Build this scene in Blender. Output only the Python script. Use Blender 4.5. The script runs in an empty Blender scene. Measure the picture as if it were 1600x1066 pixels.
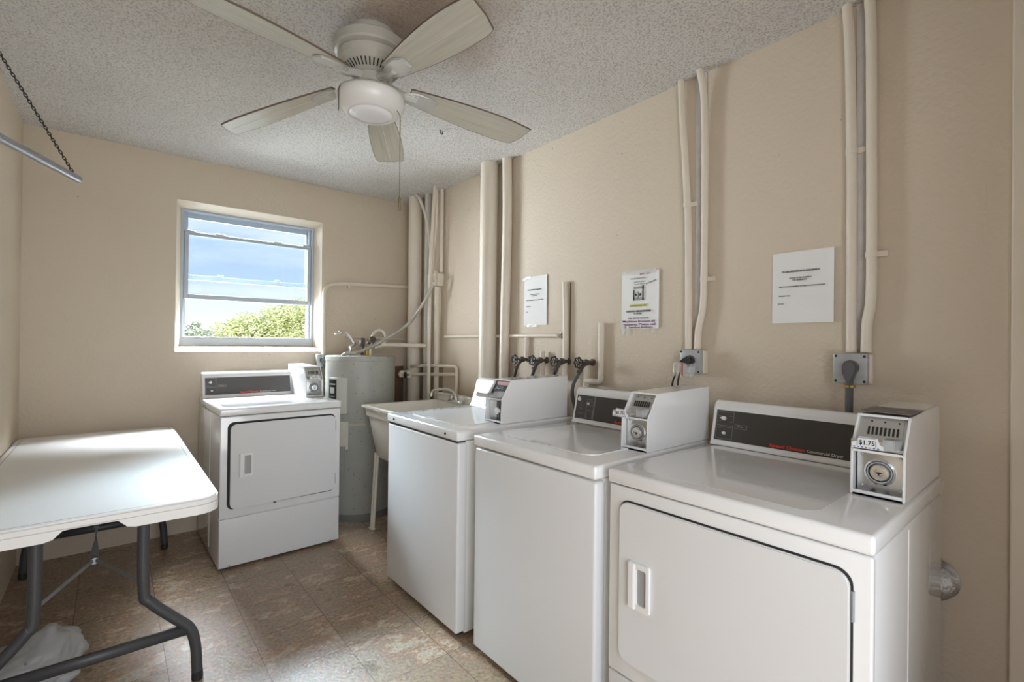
import bpy, bmesh, math, random
from mathutils import Vector, Matrix
random.seed(7)
S = bpy.context.scene
COL = S.collection
PI = math.pi

# ------------------------------------------------------------------ camera
F, YAW, PIT, ROLL, CAMH = 752.27, 0.6941, 0.0047, 0.0112, 1.308
cam_d = bpy.data.cameras.new('camera')
cam = bpy.data.objects.new('camera', cam_d); COL.objects.link(cam)
cam_d.sensor_fit = 'HORIZONTAL'; cam_d.sensor_width = 36.0
cam_d.lens = 36.0 * F / 1600.0
cam_d.clip_start = 0.02; cam_d.clip_end = 300
fw = Vector((math.sin(YAW)*math.cos(PIT), math.cos(YAW)*math.cos(PIT), math.sin(PIT)))
r0 = Vector((math.cos(YAW), -math.sin(YAW), 0)); u0 = r0.cross(fw)
rr = math.cos(ROLL)*r0 + math.sin(ROLL)*u0; uu = rr.cross(fw)
cam.matrix_world = Matrix(((rr.x, uu.x, -fw.x, 0), (rr.y, uu.y, -fw.y, 0), (rr.z, uu.z, -fw.z, CAMH), (0, 0, 0, 1)))
S.camera = cam
S.view_settings.view_transform = 'Standard'; S.view_settings.look = 'None'
S.view_settings.exposure = 0.62; S.view_settings.gamma = 1.0
S.view_settings.use_curve_mapping = False
S.cycles.max_bounces = 10; S.cycles.diffuse_bounces = 6; S.cycles.glossy_bounces = 4
S.cycles.transmission_bounces = 8; S.cycles.transparent_max_bounces = 12
S.cycles.sample_clamp_indirect = 4.0
S.cycles.use_denoising = True

# room dimensions (metres, camera foot at the origin, +Y runs to the window wall)
XL, XR, YF, YN, H = -0.404, 2.057, 3.93, -0.35, 2.543

# ------------------------------------------------------------------ sky
w = bpy.data.worlds.new('sky'); S.world = w; w.use_nodes = True
nt = w.node_tree; nt.nodes.clear()
def N(t, typ, **kw):
    n = t.nodes.new(typ)
    for k, v in kw.items(): setattr(n, k, v)
    return n
o_ = N(nt, 'ShaderNodeOutputWorld'); bg = N(nt, 'ShaderNodeBackground')
tc = N(nt, 'ShaderNodeTexCoord'); sep = N(nt, 'ShaderNodeSeparateXYZ')
nt.links.new(tc.outputs['Generated'], sep.inputs[0])
cr = N(nt, 'ShaderNodeValToRGB')
cr.color_ramp.elements[0].position = 0.0; cr.color_ramp.elements[0].color = (0.80, 0.86, 0.93, 1)
cr.color_ramp.elements[1].position = 0.30; cr.color_ramp.elements[1].color = (0.44, 0.57, 0.84, 1)
e = cr.color_ramp.elements.new(0.10); e.color = (0.60, 0.71, 0.89, 1)
nt.links.new(sep.outputs['Z'], cr.inputs[0])
mp = N(nt, 'ShaderNodeMapping'); mp.inputs['Scale'].default_value = (2.2, 2.2, 13); mp.inputs['Rotation'].default_value = (0.15, 0.25, 0)
nz = N(nt, 'ShaderNodeTexNoise'); nz.inputs['Scale'].default_value = 1.6; nz.inputs['Detail'].default_value = 6
nt.links.new(tc.outputs['Generated'], mp.inputs[0]); nt.links.new(mp.outputs[0], nz.inputs['Vector'])
c2 = N(nt, 'ShaderNodeValToRGB'); c2.color_ramp.elements[0].position = 0.47; c2.color_ramp.elements[1].position = 0.72
c2.color_ramp.elements[1].color = (0.75, 0.75, 0.75, 1)
nt.links.new(nz.outputs['Fac'], c2.inputs[0])
mx = N(nt, 'ShaderNodeMixRGB'); mx.inputs[2].default_value = (0.88, 0.90, 0.95, 1)
nt.links.new(c2.outputs[0], mx.inputs[0]); nt.links.new(cr.outputs[0], mx.inputs[1])
nt.links.new(mx.outputs[0], bg.inputs[0]); bg.inputs[1].default_value = 0.88
nt.links.new(bg.outputs[0], o_.inputs[0])

# ------------------------------------------------------------------ daylight
def area(name, loc, aim, sx, sy, power, color):
    d = bpy.data.lights.new(name, 'AREA'); d.shape = 'RECTANGLE'; d.size = sx; d.size_y = sy
    d.energy = power; d.color = color
    o = bpy.data.objects.new(name, d); COL.objects.link(o); o.location = loc
    o.rotation_euler = (Vector(aim) - Vector(loc)).to_track_quat('-Z', 'Y').to_euler()
    return o
# unseen area lamp added behind the camera, standing in for doorway daylight
area('doorway_daylight', (0.05, -1.35, 1.25), (0.72, 1.5, 2.0), 1.5, 2.0, 33, (0.95, 0.98, 1.0))
# unseen area lamps added above and left of the window to boost its daylight
area('window_skylight', (1.35, 5.3, 3.5), (0.8, 3.9, 1.5), 3.4, 1.4, 3300, (0.86, 0.93, 1.0))
area('window_sidelight', (-0.55, 5.7, 1.35), (1.35, 3.0, 2.1), 1.7, 2.2, 360, (0.95, 0.97, 1.0))
sd = bpy.data.lights.new('sun', 'SUN'); sd.energy = 2.2; sd.angle = 0.03; sd.color = (1, 0.96, 0.88)
so = bpy.data.objects.new('sun', sd); COL.objects.link(so); so.rotation_euler = (math.radians(38), math.radians(20), 0)
sd.energy = 4.4

# ------------------------------------------------------------------ materials
def new_mat(name):
    m = bpy.data.materials.new(name); m.use_nodes = True
    t = m.node_tree; b = t.nodes['Principled BSDF']
    return m, t, b
def mat(name, col, rough=0.5, metal=0.0, var=0.03, vscale=6, bump=0.0, bscale=60, coat=0.0, spec=0.5, alpha=1.0, trans=0.0, bdist=0.002):
    m, t, b = new_mat(name)
    c = (*col, 1)
    tcn = N(t, 'ShaderNodeTexCoord')
    nz = N(t, 'ShaderNodeTexNoise'); nz.inputs['Scale'].default_value = vscale; nz.inputs['Detail'].default_value = 4
    t.links.new(tcn.outputs['Object'], nz.inputs['Vector'])
    mx = N(t, 'ShaderNodeMixRGB')
    mx.inputs[1].default_value = (*[max(0, x*(1-var)) for x in col], 1)
    mx.inputs[2].default_value = (*[min(1, x*(1+var)) for x in col], 1)
    t.links.new(nz.outputs['Fac'], mx.inputs[0]); t.links.new(mx.outputs[0], b.inputs['Base Color'])
    b.inputs['Roughness'].default_value = rough; b.inputs['Metallic'].default_value = metal
    b.inputs['Coat Weight'].default_value = coat; b.inputs['Specular IOR Level'].default_value = spec
    b.inputs['Alpha'].default_value = alpha; b.inputs['Transmission Weight'].default_value = trans
    if bump:
        n2 = N(t, 'ShaderNodeTexNoise'); n2.inputs['Scale'].default_value = bscale; n2.inputs['Detail'].default_value = 3
        t.links.new(tcn.outputs['Object'], n2.inputs['Vector'])
        bp = N(t, 'ShaderNodeBump'); bp.inputs['Strength'].default_value = bump; bp.inputs['Distance'].default_value = bdist
        t.links.new(n2.outputs['Fac'], bp.inputs['Height']); t.links.new(bp.outputs[0], b.inputs['Normal'])
    return m

def wall_material(name, base):
    m, t, b = new_mat(name)
    tcn = N(t, 'ShaderNodeTexCoord')
    n1 = N(t, 'ShaderNodeTexNoise'); n1.inputs['Scale'].default_value = 1.3; n1.inputs['Detail'].default_value = 5
    n2 = N(t, 'ShaderNodeTexNoise'); n2.inputs['Scale'].default_value = 55; n2.inputs['Detail'].default_value = 6
    n3 = N(t, 'ShaderNodeTexNoise'); n3.inputs['Scale'].default_value = 7; n3.inputs['Detail'].default_value = 3
    for n in (n1, n2, n3): t.links.new(tcn.outputs['Object'], n.inputs['Vector'])
    mx = N(t, 'ShaderNodeMixRGB'); mx.inputs[1].default_value = (*[c*0.93 for c in base], 1); mx.inputs[2].default_value = (*[min(1, c*1.05) for c in base], 1)
    t.links.new(n1.outputs['Fac'], mx.inputs[0])
    # small dark chips
    v = N(t, 'ShaderNodeTexVoronoi'); v.inputs['Scale'].default_value = 5.5
    t.links.new(tcn.outputs['Object'], v.inputs['Vector'])
    cr = N(t, 'ShaderNodeValToRGB'); cr.color_ramp.elements[0].position = 0.018; cr.color_ramp.elements[0].color = (1, 1, 1, 1)
    cr.color_ramp.elements[1].position = 0.03; cr.color_ramp.elements[1].color = (0, 0, 0, 1)
    t.links.new(v.outputs['Distance'], cr.inputs[0])
    mm = N(t, 'ShaderNodeMath', operation='MULTIPLY'); mm.inputs[1].default_value = 0.55
    t.links.new(cr.outputs[0], mm.inputs[0])
    m2 = N(t, 'ShaderNodeMixRGB'); m2.inputs[2].default_value = (0.16, 0.12, 0.09, 1)
    t.links.new(mm.outputs[0], m2.inputs[0]); t.links.new(mx.outputs[0], m2.inputs[1])
    t.links.new(m2.outputs[0], b.inputs['Base Color'])
    b.inputs['Roughness'].default_value = 0.62
    ad = N(t, 'ShaderNodeMath', operation='ADD'); t.links.new(n2.outputs['Fac'], ad.inputs[0]); t.links.new(n3.outputs['Fac'], ad.inputs[1])
    bp = N(t, 'ShaderNodeBump'); bp.inputs['Strength'].default_value = 0.55; bp.inputs['Distance'].default_value = 0.006
    t.links.new(ad.outputs[0], bp.inputs['Height']); t.links.new(bp.outputs[0], b.inputs['Normal'])
    return m
M_wall = wall_material('cream_wall_paint', (0.600, 0.515, 0.405))

def ceiling_material():
    m, t, b = new_mat('popcorn_ceiling')
    tcn = N(t, 'ShaderNodeTexCoord')
    n1 = N(t, 'ShaderNodeTexNoise'); n1.inputs['Scale'].default_value = 110; n1.inputs['Detail'].default_value = 4; n1.inputs['Roughness'].default_value = 0.6
    n2 = N(t, 'ShaderNodeTexNoise'); n2.inputs['Scale'].default_value = 1.2; n2.inputs['Detail'].default_value = 4
    v = N(t, 'ShaderNodeTexVoronoi'); v.inputs['Scale'].default_value = 70
    for n in (n1, n2, v): t.links.new(tcn.outputs['Object'], n.inputs['Vector'])
    cr = N(t, 'ShaderNodeValToRGB')
    cr.color_ramp.elements[0].position = 0.36; cr.color_ramp.elements[0].color = (0.50, 0.48, 0.45, 1)
    cr.color_ramp.elements[1].position = 0.52; cr.color_ramp.elements[1].color = (0.76, 0.74, 0.71, 1)
    t.links.new(n1.outputs['Fac'], cr.inputs[0])
    mx = N(t, 'ShaderNodeMixRGB', blend_type='MULTIPLY'); mx.inputs[0].default_value = 1
    c3 = N(t, 'ShaderNodeValToRGB'); c3.color_ramp.elements[0].position = 0.3; c3.color_ramp.elements[0].color = (0.90, 0.88, 0.85, 1)
    c3.color_ramp.elements[1].position = 0.7; c3.color_ramp.elements[1].color = (1, 1, 1, 1)
    t.links.new(n2.outputs['Fac'], c3.inputs[0]); t.links.new(cr.outputs[0], mx.inputs[1]); t.links.new(c3.outputs[0], mx.inputs[2])
    # the fan's shade on the ceiling, painted in as a brown patch
    mpn = N(t, 'ShaderNodeMapping'); mpn.inputs['Location'].default_value = (-0.93, -1.62, 0)
    t.links.new(tcn.outputs['Object'], mpn.inputs[0])
    nn = N(t, 'ShaderNodeTexNoise'); nn.inputs['Scale'].default_value = 5; nn.inputs['Detail'].default_value = 3
    t.links.new(tcn.outputs['Object'], nn.inputs['Vector'])
    sp = N(t, 'ShaderNodeSeparateXYZ'); t.links.new(mpn.outputs[0], sp.inputs[0])
    cb = N(t, 'ShaderNodeCombineXYZ'); t.links.new(sp.outputs[0], cb.inputs[0]); t.links.new(sp.outputs[1], cb.inputs[1])
    ln = N(t, 'ShaderNodeVectorMath', operation='LENGTH'); t.links.new(cb.outputs[0], ln.inputs[0])
    sm = N(t, 'ShaderNodeMath', operation='MULTIPLY_ADD'); sm.inputs[1].default_value = 0.35
    t.links.new(nn.outputs['Fac'], sm.inputs[0]); t.links.new(ln.outputs['Value'], sm.inputs[2])
    c4 = N(t, 'ShaderNodeValToRGB'); c4.color_ramp.elements[0].position = 0.30; c4.color_ramp.elements[0].color = (0.62, 0.62, 0.62, 1)
    c4.color_ramp.elements[1].position = 0.55; c4.color_ramp.elements[1].color = (0, 0, 0, 1)
    t.links.new(sm.outputs[0], c4.inputs[0])
    m5 = N(t, 'ShaderNodeMixRGB'); m5.inputs[2].default_value = (0.30, 0.17, 0.09, 1)
    t.links.new(c4.outputs[0], m5.inputs[0]); t.links.new(mx.outputs[0], m5.inputs[1])
    t.links.new(m5.outputs[0], b.inputs['Base Color'])
    b.inputs['Roughness'].default_value = 0.8
    bp = N(t, 'ShaderNodeBump'); bp.inputs['Strength'].default_value = 1.0; bp.inputs['Distance'].default_value = 0.013
    t.links.new(n1.outputs['Fac'], bp.inputs['Height']); t.links.new(bp.outputs[0], b.inputs['Normal'])
    return m
M_ceil = ceiling_material()

def floor_material():
    m, t, b = new_mat('slate_look_tile')
    tcn = N(t, 'ShaderNodeTexCoord')
    mp = N(t, 'ShaderNodeMapping'); mp.inputs['Location'].default_value = (0.12, -1.72+3.05, 0)
    t.links.new(tcn.outputs['Object'], mp.inputs[0])
    sep = N(t, 'ShaderNodeSeparateXYZ'); t.links.new(mp.outputs[0], sep.inputs[0])
    TS = 0.3055
    def edge(out):
        d = N(t, 'ShaderNodeMath', operation='DIVIDE'); d.inputs[1].default_value = TS; t.links.new(out, d.inputs[0])
        fr = N(t, 'ShaderNodeMath', operation='FRACT'); t.links.new(d.outputs[0], fr.inputs[0])
        s = N(t, 'ShaderNodeMath', operation='SUBTRACT'); s.inputs[1].default_value = 0.5; t.links.new(fr.outputs[0], s.inputs[0])
        a = N(t, 'ShaderNodeMath', operation='ABSOLUTE'); t.links.new(s.outputs[0], a.inputs[0])
        g = N(t, 'ShaderNodeMath', operation='GREATER_THAN'); g.inputs[1].default_value = 0.4945; t.links.new(a.outputs[0], g.inputs[0])
        fl = N(t, 'ShaderNodeMath', operation='FLOOR'); t.links.new(d.outputs[0], fl.inputs[0])
        return g, fl
    gx, fx = edge(sep.outputs[0]); gy, fy = edge(sep.outputs[1])
    seam = N(t, 'ShaderNodeMath', operation='MAXIMUM'); t.links.new(gx.outputs[0], seam.inputs[0]); t.links.new(gy.outputs[0], seam.inputs[1])
    cell = N(t, 'ShaderNodeCombineXYZ'); t.links.new(fx.outputs[0], cell.inputs[0]); t.links.new(fy.outputs[0], cell.inputs[1])
    wn = N(t, 'ShaderNodeTexWhiteNoise'); t.links.new(cell.outputs[0], wn.inputs['Vector'])
    sc = N(t, 'ShaderNodeVectorMath', operation='SCALE'); sc.inputs['Scale'].default_value = 7.0; t.links.new(wn.outputs['Color'], sc.inputs[0])
    mp2 = N(t, 'ShaderNodeMapping'); mp2.inputs['Scale'].default_value = (3.6, 5.4, 1); mp2.inputs['Rotation'].default_value = (0, 0, 0.25)
    t.links.new(tcn.outputs['Object'], mp2.inputs[0])
    ad = N(t, 'ShaderNodeVectorMath', operation='ADD'); t.links.new(mp2.outputs[0], ad.inputs[0]); t.links.new(sc.outputs[0], ad.inputs[1])
    n1 = N(t, 'ShaderNodeTexNoise'); n1.inputs['Scale'].default_value = 1.3; n1.inputs['Detail'].default_value = 12; n1.inputs['Roughness'].default_value = 0.76; n1.inputs['Distortion'].default_value = 0.25
    t.links.new(ad.outputs[0], n1.inputs['Vector'])
    cr = N(t, 'ShaderNodeValToRGB'); cr.color_ramp.interpolation = 'LINEAR'
    els = [(0.26, (0.12, 0.085, 0.055)), (0.38, (0.22, 0.155, 0.095)), (0.45, (0.33, 0.25, 0.155)), (0.50, (0.27, 0.20, 0.15)), (0.54, (0.34, 0.205, 0.125)), (0.60, (0.44, 0.37, 0.26)), (0.68, (0.33, 0.29, 0.27)), (0.78, (0.20, 0.14, 0.09))]
    cr.color_ramp.elements[0].position = els[0][0]; cr.color_ramp.elements[0].color = (*els[0][1], 1)
    cr.color_ramp.elements[1].position = els[-1][0]; cr.color_ramp.elements[1].color = (*els[-1][1], 1)
    for p, c in els[1:-1]:
        e = cr.color_ramp.elements.new(p); e.color = (*c, 1)
    t.links.new(n1.outputs['Fac'], cr.inputs[0])
    n2 = N(t, 'ShaderNodeTexNoise'); n2.inputs['Scale'].default_value = 70; n2.inputs['Detail'].default_value = 5
    t.links.new(tcn.outputs['Object'], n2.inputs['Vector'])
    ov = N(t, 'ShaderNodeMixRGB', blend_type='OVERLAY'); ov.inputs[0].default_value = 0.65
    t.links.new(cr.outputs[0], ov.inputs[1]); t.links.new(n2.outputs['Fac'], ov.inputs[2])
    ms = N(t, 'ShaderNodeMixRGB'); ms.inputs[2].default_value = (0.05, 0.036, 0.026, 1)
    sm = N(t, 'ShaderNodeMath', operation='MULTIPLY'); sm.inputs[1].default_value = 0.6; t.links.new(seam.outputs[0], sm.inputs[0])
    t.links.new(sm.outputs[0], ms.inputs[0]); t.links.new(ov.outputs[0], ms.inputs[1])
    t.links.new(ms.outputs[0], b.inputs['Base Color'])
    b.inputs['Roughness'].default_value = 0.27; b.inputs['Specular IOR Level'].default_value = 0.6
    h = N(t, 'ShaderNodeMath', operation='ADD'); t.links.new(n1.outputs['Fac'], h.inputs[0])
    hh = N(t, 'ShaderNodeMath', operation='MULTIPLY'); hh.inputs[1].default_value = 0.35; t.links.new(n2.outputs['Fac'], hh.inputs[0]); t.links.new(hh.outputs[0], h.inputs[1])
    h2 = N(t, 'ShaderNodeMath', operation='SUBTRACT'); t.links.new(h.outputs[0], h2.inputs[0]); t.links.new(seam.outputs[0], h2.inputs[1])
    bp = N(t, 'ShaderNodeBump'); bp.inputs['Strength'].default_value = 0.45; bp.inputs['Distance'].default_value = 0.008
    t.links.new(h2.outputs[0], bp.inputs['Height']); t.links.new(bp.outputs[0], b.inputs['Normal'])
    return m
M_floor = floor_material()

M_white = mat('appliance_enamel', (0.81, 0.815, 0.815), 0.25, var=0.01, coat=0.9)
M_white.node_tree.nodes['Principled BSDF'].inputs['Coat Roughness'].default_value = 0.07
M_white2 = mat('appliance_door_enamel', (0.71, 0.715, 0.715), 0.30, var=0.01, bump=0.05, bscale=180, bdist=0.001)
M_plast = mat('white_plastic', (0.80, 0.80, 0.79), 0.35, var=0.01)
M_dark = mat('dark_gap', (0.03, 0.028, 0.026), 0.7)
M_blackp = mat('black_control_panel', (0.050, 0.046, 0.042), 0.30, var=0.1)
M_ring = mat('grey_panel_print', (0.24, 0.235, 0.22), 0.5)
M_print = mat('white_panel_print', (0.72, 0.72, 0.70), 0.5)
M_red = mat('red_lettering', (0.62, 0.045, 0.03), 0.4)
M_chrome = mat('chrome', (0.78, 0.78, 0.77), 0.16, metal=1.0, var=0.03)
M_steel = mat('brushed_steel', (0.62, 0.62, 0.61), 0.33, metal=1.0, var=0.05, bump=0.1, bscale=200)
M_tagblue = mat('blue_tag_print', (0.05, 0.07, 0.35), 0.5)
M_ink = mat('black_ink', (0.03, 0.03, 0.035), 0.7)
M_greyink = mat('grey_ink', (0.28, 0.29, 0.29), 0.7)
M_purple = mat('purple_marker', (0.17, 0.03, 0.16), 0.7)
M_yellow = mat('yellow_highlighter', (0.62, 0.62, 0.10), 0.7)
M_paper = mat('white_paper', (0.76, 0.76, 0.745), 0.65, var=0.03, vscale=14)
M_pipe = mat('cream_painted_pipe', (0.71, 0.64, 0.54), 0.42, var=0.05, vscale=9, bump=0.25, bscale=40, bdist=0.002)
M_pipe2 = mat('pale_grey_pipe', (0.60, 0.59, 0.55), 0.5, var=0.06, vscale=9, bump=0.2, bscale=40)
M_strip = mat('bare_plaster_strip', (0.60, 0.575, 0.56), 0.8, var=0.14, vscale=14, bump=0.8, bscale=60, bdist=0.004)
M_valve = mat('tarnished_brass', (0.10, 0.080, 0.068), 0.5, metal=0.4, var=0.3, vscale=40)
M_black = mat('black_paint', (0.016, 0.016, 0.016), 0.45)
M_rubber = mat('black_rubber', (0.02, 0.02, 0.022), 0.55)
M_greyrub = mat('grey_rubber', (0.10, 0.10, 0.105), 0.5)
M_box = mat('grey_cast_metal', (0.40, 0.415, 0.42), 0.45, metal=0.2, var=0.28, vscale=30, bump=0.3, bscale=50)
M_heater = mat('grey_heater_steel', (0.35, 0.352, 0.318), 0.45, var=0.14, vscale=9, bump=0.15, bscale=30)
def specks(m, col, scale, size, amt):
    t = m.node_tree; b = t.nodes['Principled BSDF']; src = b.inputs['Base Color'].links[0].from_socket
    tcn = N(t, 'ShaderNodeTexCoord'); v = N(t, 'ShaderNodeTexVoronoi'); v.inputs['Scale'].default_value = scale; t.links.new(tcn.outputs['Object'], v.inputs['Vector'])
    cr = N(t, 'ShaderNodeValToRGB'); cr.color_ramp.elements[0].position = size*0.5; cr.color_ramp.elements[0].color = (amt, amt, amt, 1); cr.color_ramp.elements[1].position = size; cr.color_ramp.elements[1].color = (0, 0, 0, 1)
    t.links.new(v.outputs['Distance'], cr.inputs[0])
    mx = N(t, 'ShaderNodeMixRGB'); mx.inputs[2].default_value = (*col, 1); t.links.new(cr.outputs[0], mx.inputs[0]); t.links.new(src, mx.inputs[1]); t.links.new(mx.outputs[0], b.inputs['Base Color'])
specks(M_heater, (0.20, 0.14, 0.08), 26, 0.20, 0.6)
M_heater2 = mat('light_heater_cover', (0.58, 0.58, 0.53), 0.42, var=0.05)
M_tub = mat('ivory_plastic_tub', (0.78, 0.75, 0.68), 0.4, var=0.02)
M_table = mat('speckled_white_table_plastic', (0.90, 0.90, 0.89), 0.40, var=0.02, vscale=200, bump=0.15, bscale=260, bdist=0.001)
M_leg = mat('dark_grey_powder_coat', (0.060, 0.062, 0.066), 0.42, var=0.06)
M_fan = mat('cream_fan_metal', (0.43, 0.415, 0.365), 0.28, var=0.03, coat=0.2)
M_globe = mat('frosted_glass_bowl', (0.70, 0.69, 0.665), 0.35, var=0.01, spec=0.6)
M_globe2 = mat('frosted_glass_lens', (0.84, 0.84, 0.86), 0.2, var=0.01)
M_vinyl = mat('window_vinyl', (0.42, 0.47, 0.52), 0.35, var=0.01)
M_brown = mat('brown_stained_board', (0.16, 0.095, 0.055), 0.75, var=0.35, vscale=8)
M_olive = mat('olive_stained_board', (0.30, 0.235, 0.15), 0.8, var=0.2, vscale=8)
M_galv = mat('galvanised_tube', (0.34, 0.36, 0.39), 0.36, metal=0.7, var=0.12, vscale=30)
M_foil = mat('aluminium_foil_duct', (0.38, 0.36, 0.33), 0.45, metal=0.7, var=0.1, vscale=40, bump=0.8, bscale=60, bdist=0.006)
M_bark = mat('tree_bark', (0.16, 0.12, 0.09), 0.9)
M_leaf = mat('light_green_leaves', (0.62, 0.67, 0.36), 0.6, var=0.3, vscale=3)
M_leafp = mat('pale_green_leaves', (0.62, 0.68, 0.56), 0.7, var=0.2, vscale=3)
M_grass = mat('pale_concrete_yard', (0.55, 0.53, 0.47), 0.9, var=0.1)  # unseen ground made pale to bounce daylight in through the window
M_labelp = mat('aged_paper_label', (0.62, 0.60, 0.50), 0.6, var=0.1, vscale=20)
M_pink = mat('pink_sticker', (0.62, 0.38, 0.40), 0.6)
M_brass = mat('brass', (0.55, 0.38, 0.10), 0.35, metal=0.8)

def tape_mat():
    m, t, b = new_mat('clear_tape')
    b.inputs['Base Color'].default_value = (0.9, 0.9, 0.88, 1); b.inputs['Roughness'].default_value = 0.12
    b.inputs['Alpha'].default_value = 0.30
    tcn = N(t, 'ShaderNodeTexCoord'); n2 = N(t, 'ShaderNodeTexNoise'); n2.inputs['Scale'].default_value = 45
    t.links.new(tcn.outputs['Object'], n2.inputs['Vector'])
    bp = N(t, 'ShaderNodeBump'); bp.inputs['Strength'].default_value = 0.8; bp.inputs['Distance'].default_value = 0.006
    t.links.new(n2.outputs['Fac'], bp.inputs['Height']); t.links.new(bp.outputs[0], b.inputs['Normal'])
    return m
M_tape = tape_mat()
def glass_mat():
    m, t, b = new_mat('window_glass')
    out = t.nodes['Material Output']
    tr = N(t, 'ShaderNodeBsdfTransparent'); tr.inputs[0].default_value = (0.93, 0.97, 0.99, 1)
    gl = N(t, 'ShaderNodeBsdfGlossy'); gl.inputs['Roughness'].default_value = 0.02
    fr = N(t, 'ShaderNodeFresnel'); fr.inputs[0].default_value = 1.45
    mx = N(t, 'ShaderNodeMixShader'); t.links.new(fr.outputs[0], mx.inputs[0]); t.links.new(tr.outputs[0], mx.inputs[1]); t.links.new(gl.outputs[0], mx.inputs[2])
    t.links.new(mx.outputs[0], out.inputs['Surface'])
    return m
M_glass = glass_mat()
def bag_mat():
    m, t, b = new_mat('thin_white_bag_film')
    b.inputs['Base Color'].default_value = (0.62, 0.64, 0.64, 1); b.inputs['Roughness'].default_value = 0.3
    b.inputs['Alpha'].default_value = 0.62
    tcn = N(t, 'ShaderNodeTexCoord'); n2 = N(t, 'ShaderNodeTexNoise'); n2.inputs['Scale'].default_value = 18; n2.inputs['Detail'].default_value = 5
    t.links.new(tcn.outputs['Object'], n2.inputs['Vector'])
    bp = N(t, 'ShaderNodeBump'); bp.inputs['Strength'].default_value = 0.8; bp.inputs['Distance'].default_value = 0.012
    t.links.new(n2.outputs['Fac'], bp.inputs['Height']); t.links.new(bp.outputs[0], b.inputs['Normal'])
    return m
M_bag = bag_mat()
def bag_print():
    t = M_bag.node_tree; b = t.nodes['Principled BSDF']; tcn = N(t, 'ShaderNodeTexCoord')
    n = N(t, 'ShaderNodeTexNoise'); n.inputs['Scale'].default_value = 22; n.inputs['Detail'].default_value = 2; t.links.new(tcn.outputs['Object'], n.inputs['Vector'])
    cr = N(t, 'ShaderNodeValToRGB'); cr.color_ramp.elements[0].position = 0.66; cr.color_ramp.elements[0].color = (0.62, 0.64, 0.64, 1); cr.color_ramp.elements[1].position = 0.70; cr.color_ramp.elements[1].color = (0.22, 0.24, 0.42, 1)
    t.links.new(n.outputs['Fac'], cr.inputs[0]); t.links.new(cr.outputs[0], b.inputs['Base Color'])
bag_print()
def blade_material():
    m, t, b = new_mat('whitewashed_fan_blade')
    tcn = N(t, 'ShaderNodeTexCoord')
    mp = N(t, 'ShaderNodeMapping'); mp.inputs['Scale'].default_value = (1.2, 22, 5)
    n = N(t, 'ShaderNodeTexNoise'); n.inputs['Scale'].default_value = 3; n.inputs['Detail'].default_value = 6
    t.links.new(tcn.outputs['Object'], mp.inputs[0]); t.links.new(mp.outputs[0], n.inputs['Vector'])
    cr = N(t, 'ShaderNodeValToRGB'); cr.color_ramp.elements[0].position = 0.3; cr.color_ramp.elements[0].color = (0.46, 0.435, 0.36, 1)
    cr.color_ramp.elements[1].position = 0.7; cr.color_ramp.elements[1].color = (0.56, 0.545, 0.47, 1)
    t.links.new(n.outputs['Fac'], cr.inputs[0]); t.links.new(cr.outputs[0], b.inputs['Base Color'])
    b.inputs['Roughness'].default_value = 0.27
    bp = N(t, 'ShaderNodeBump'); bp.inputs['Strength'].default_value = 0.12; bp.inputs['Distance'].default_value = 0.004
    t.links.new(n.outputs['Fac'], bp.inputs['Height']); t.links.new(bp.outputs[0], b.inputs['Normal'])
    return m
M_blade = blade_material()
M_iron = mat('silver_grey_blade_iron', (0.66, 0.66, 0.63), 0.25, metal=0.45)
M_groove = mat('pale_blade_groove', (0.60, 0.585, 0.51), 0.3)
M_bladeedge = mat('dusty_blade_edge', (0.14, 0.10, 0.075), 0.7)

# ------------------------------------------------------------------ mesh helpers
def B(): return bmesh.new()
def obj(name, bm, m, parent=None, smooth=False, loc=None, auto=None):
    bmesh.ops.recalc_face_normals(bm, faces=bm.faces[:])
    me = bpy.data.meshes.new(name); bm.to_mesh(me); bm.free()
    me.materials.append(m)
    if smooth or auto:
        for p in me.polygons: p.use_smooth = True
        if auto: me.set_sharp_from_angle(angle=math.radians(auto))
    o = bpy.data.objects.new(name, me); COL.objects.link(o)
    if parent: o.parent = parent
    if loc: o.location = loc
    return o
def tag(o, label, cat, group=None, kind=None):
    o['label'] = label; o['category'] = cat
    if group: o['group'] = group
    if kind: o['kind'] = kind
    return o
def thing(name, label, cat, loc=(0, 0, 0), rz=0, group=None):
    o = bpy.data.objects.new(name, None); COL.objects.link(o); o.location = loc; o.rotation_euler = (0, 0, rz)
    o.empty_display_size = 0.05
    return tag(o, label, cat, group)
def struct(name, bm, m, **k):
    o = obj(name, bm, m, **k); o['kind'] = 'structure'; return o

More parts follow.
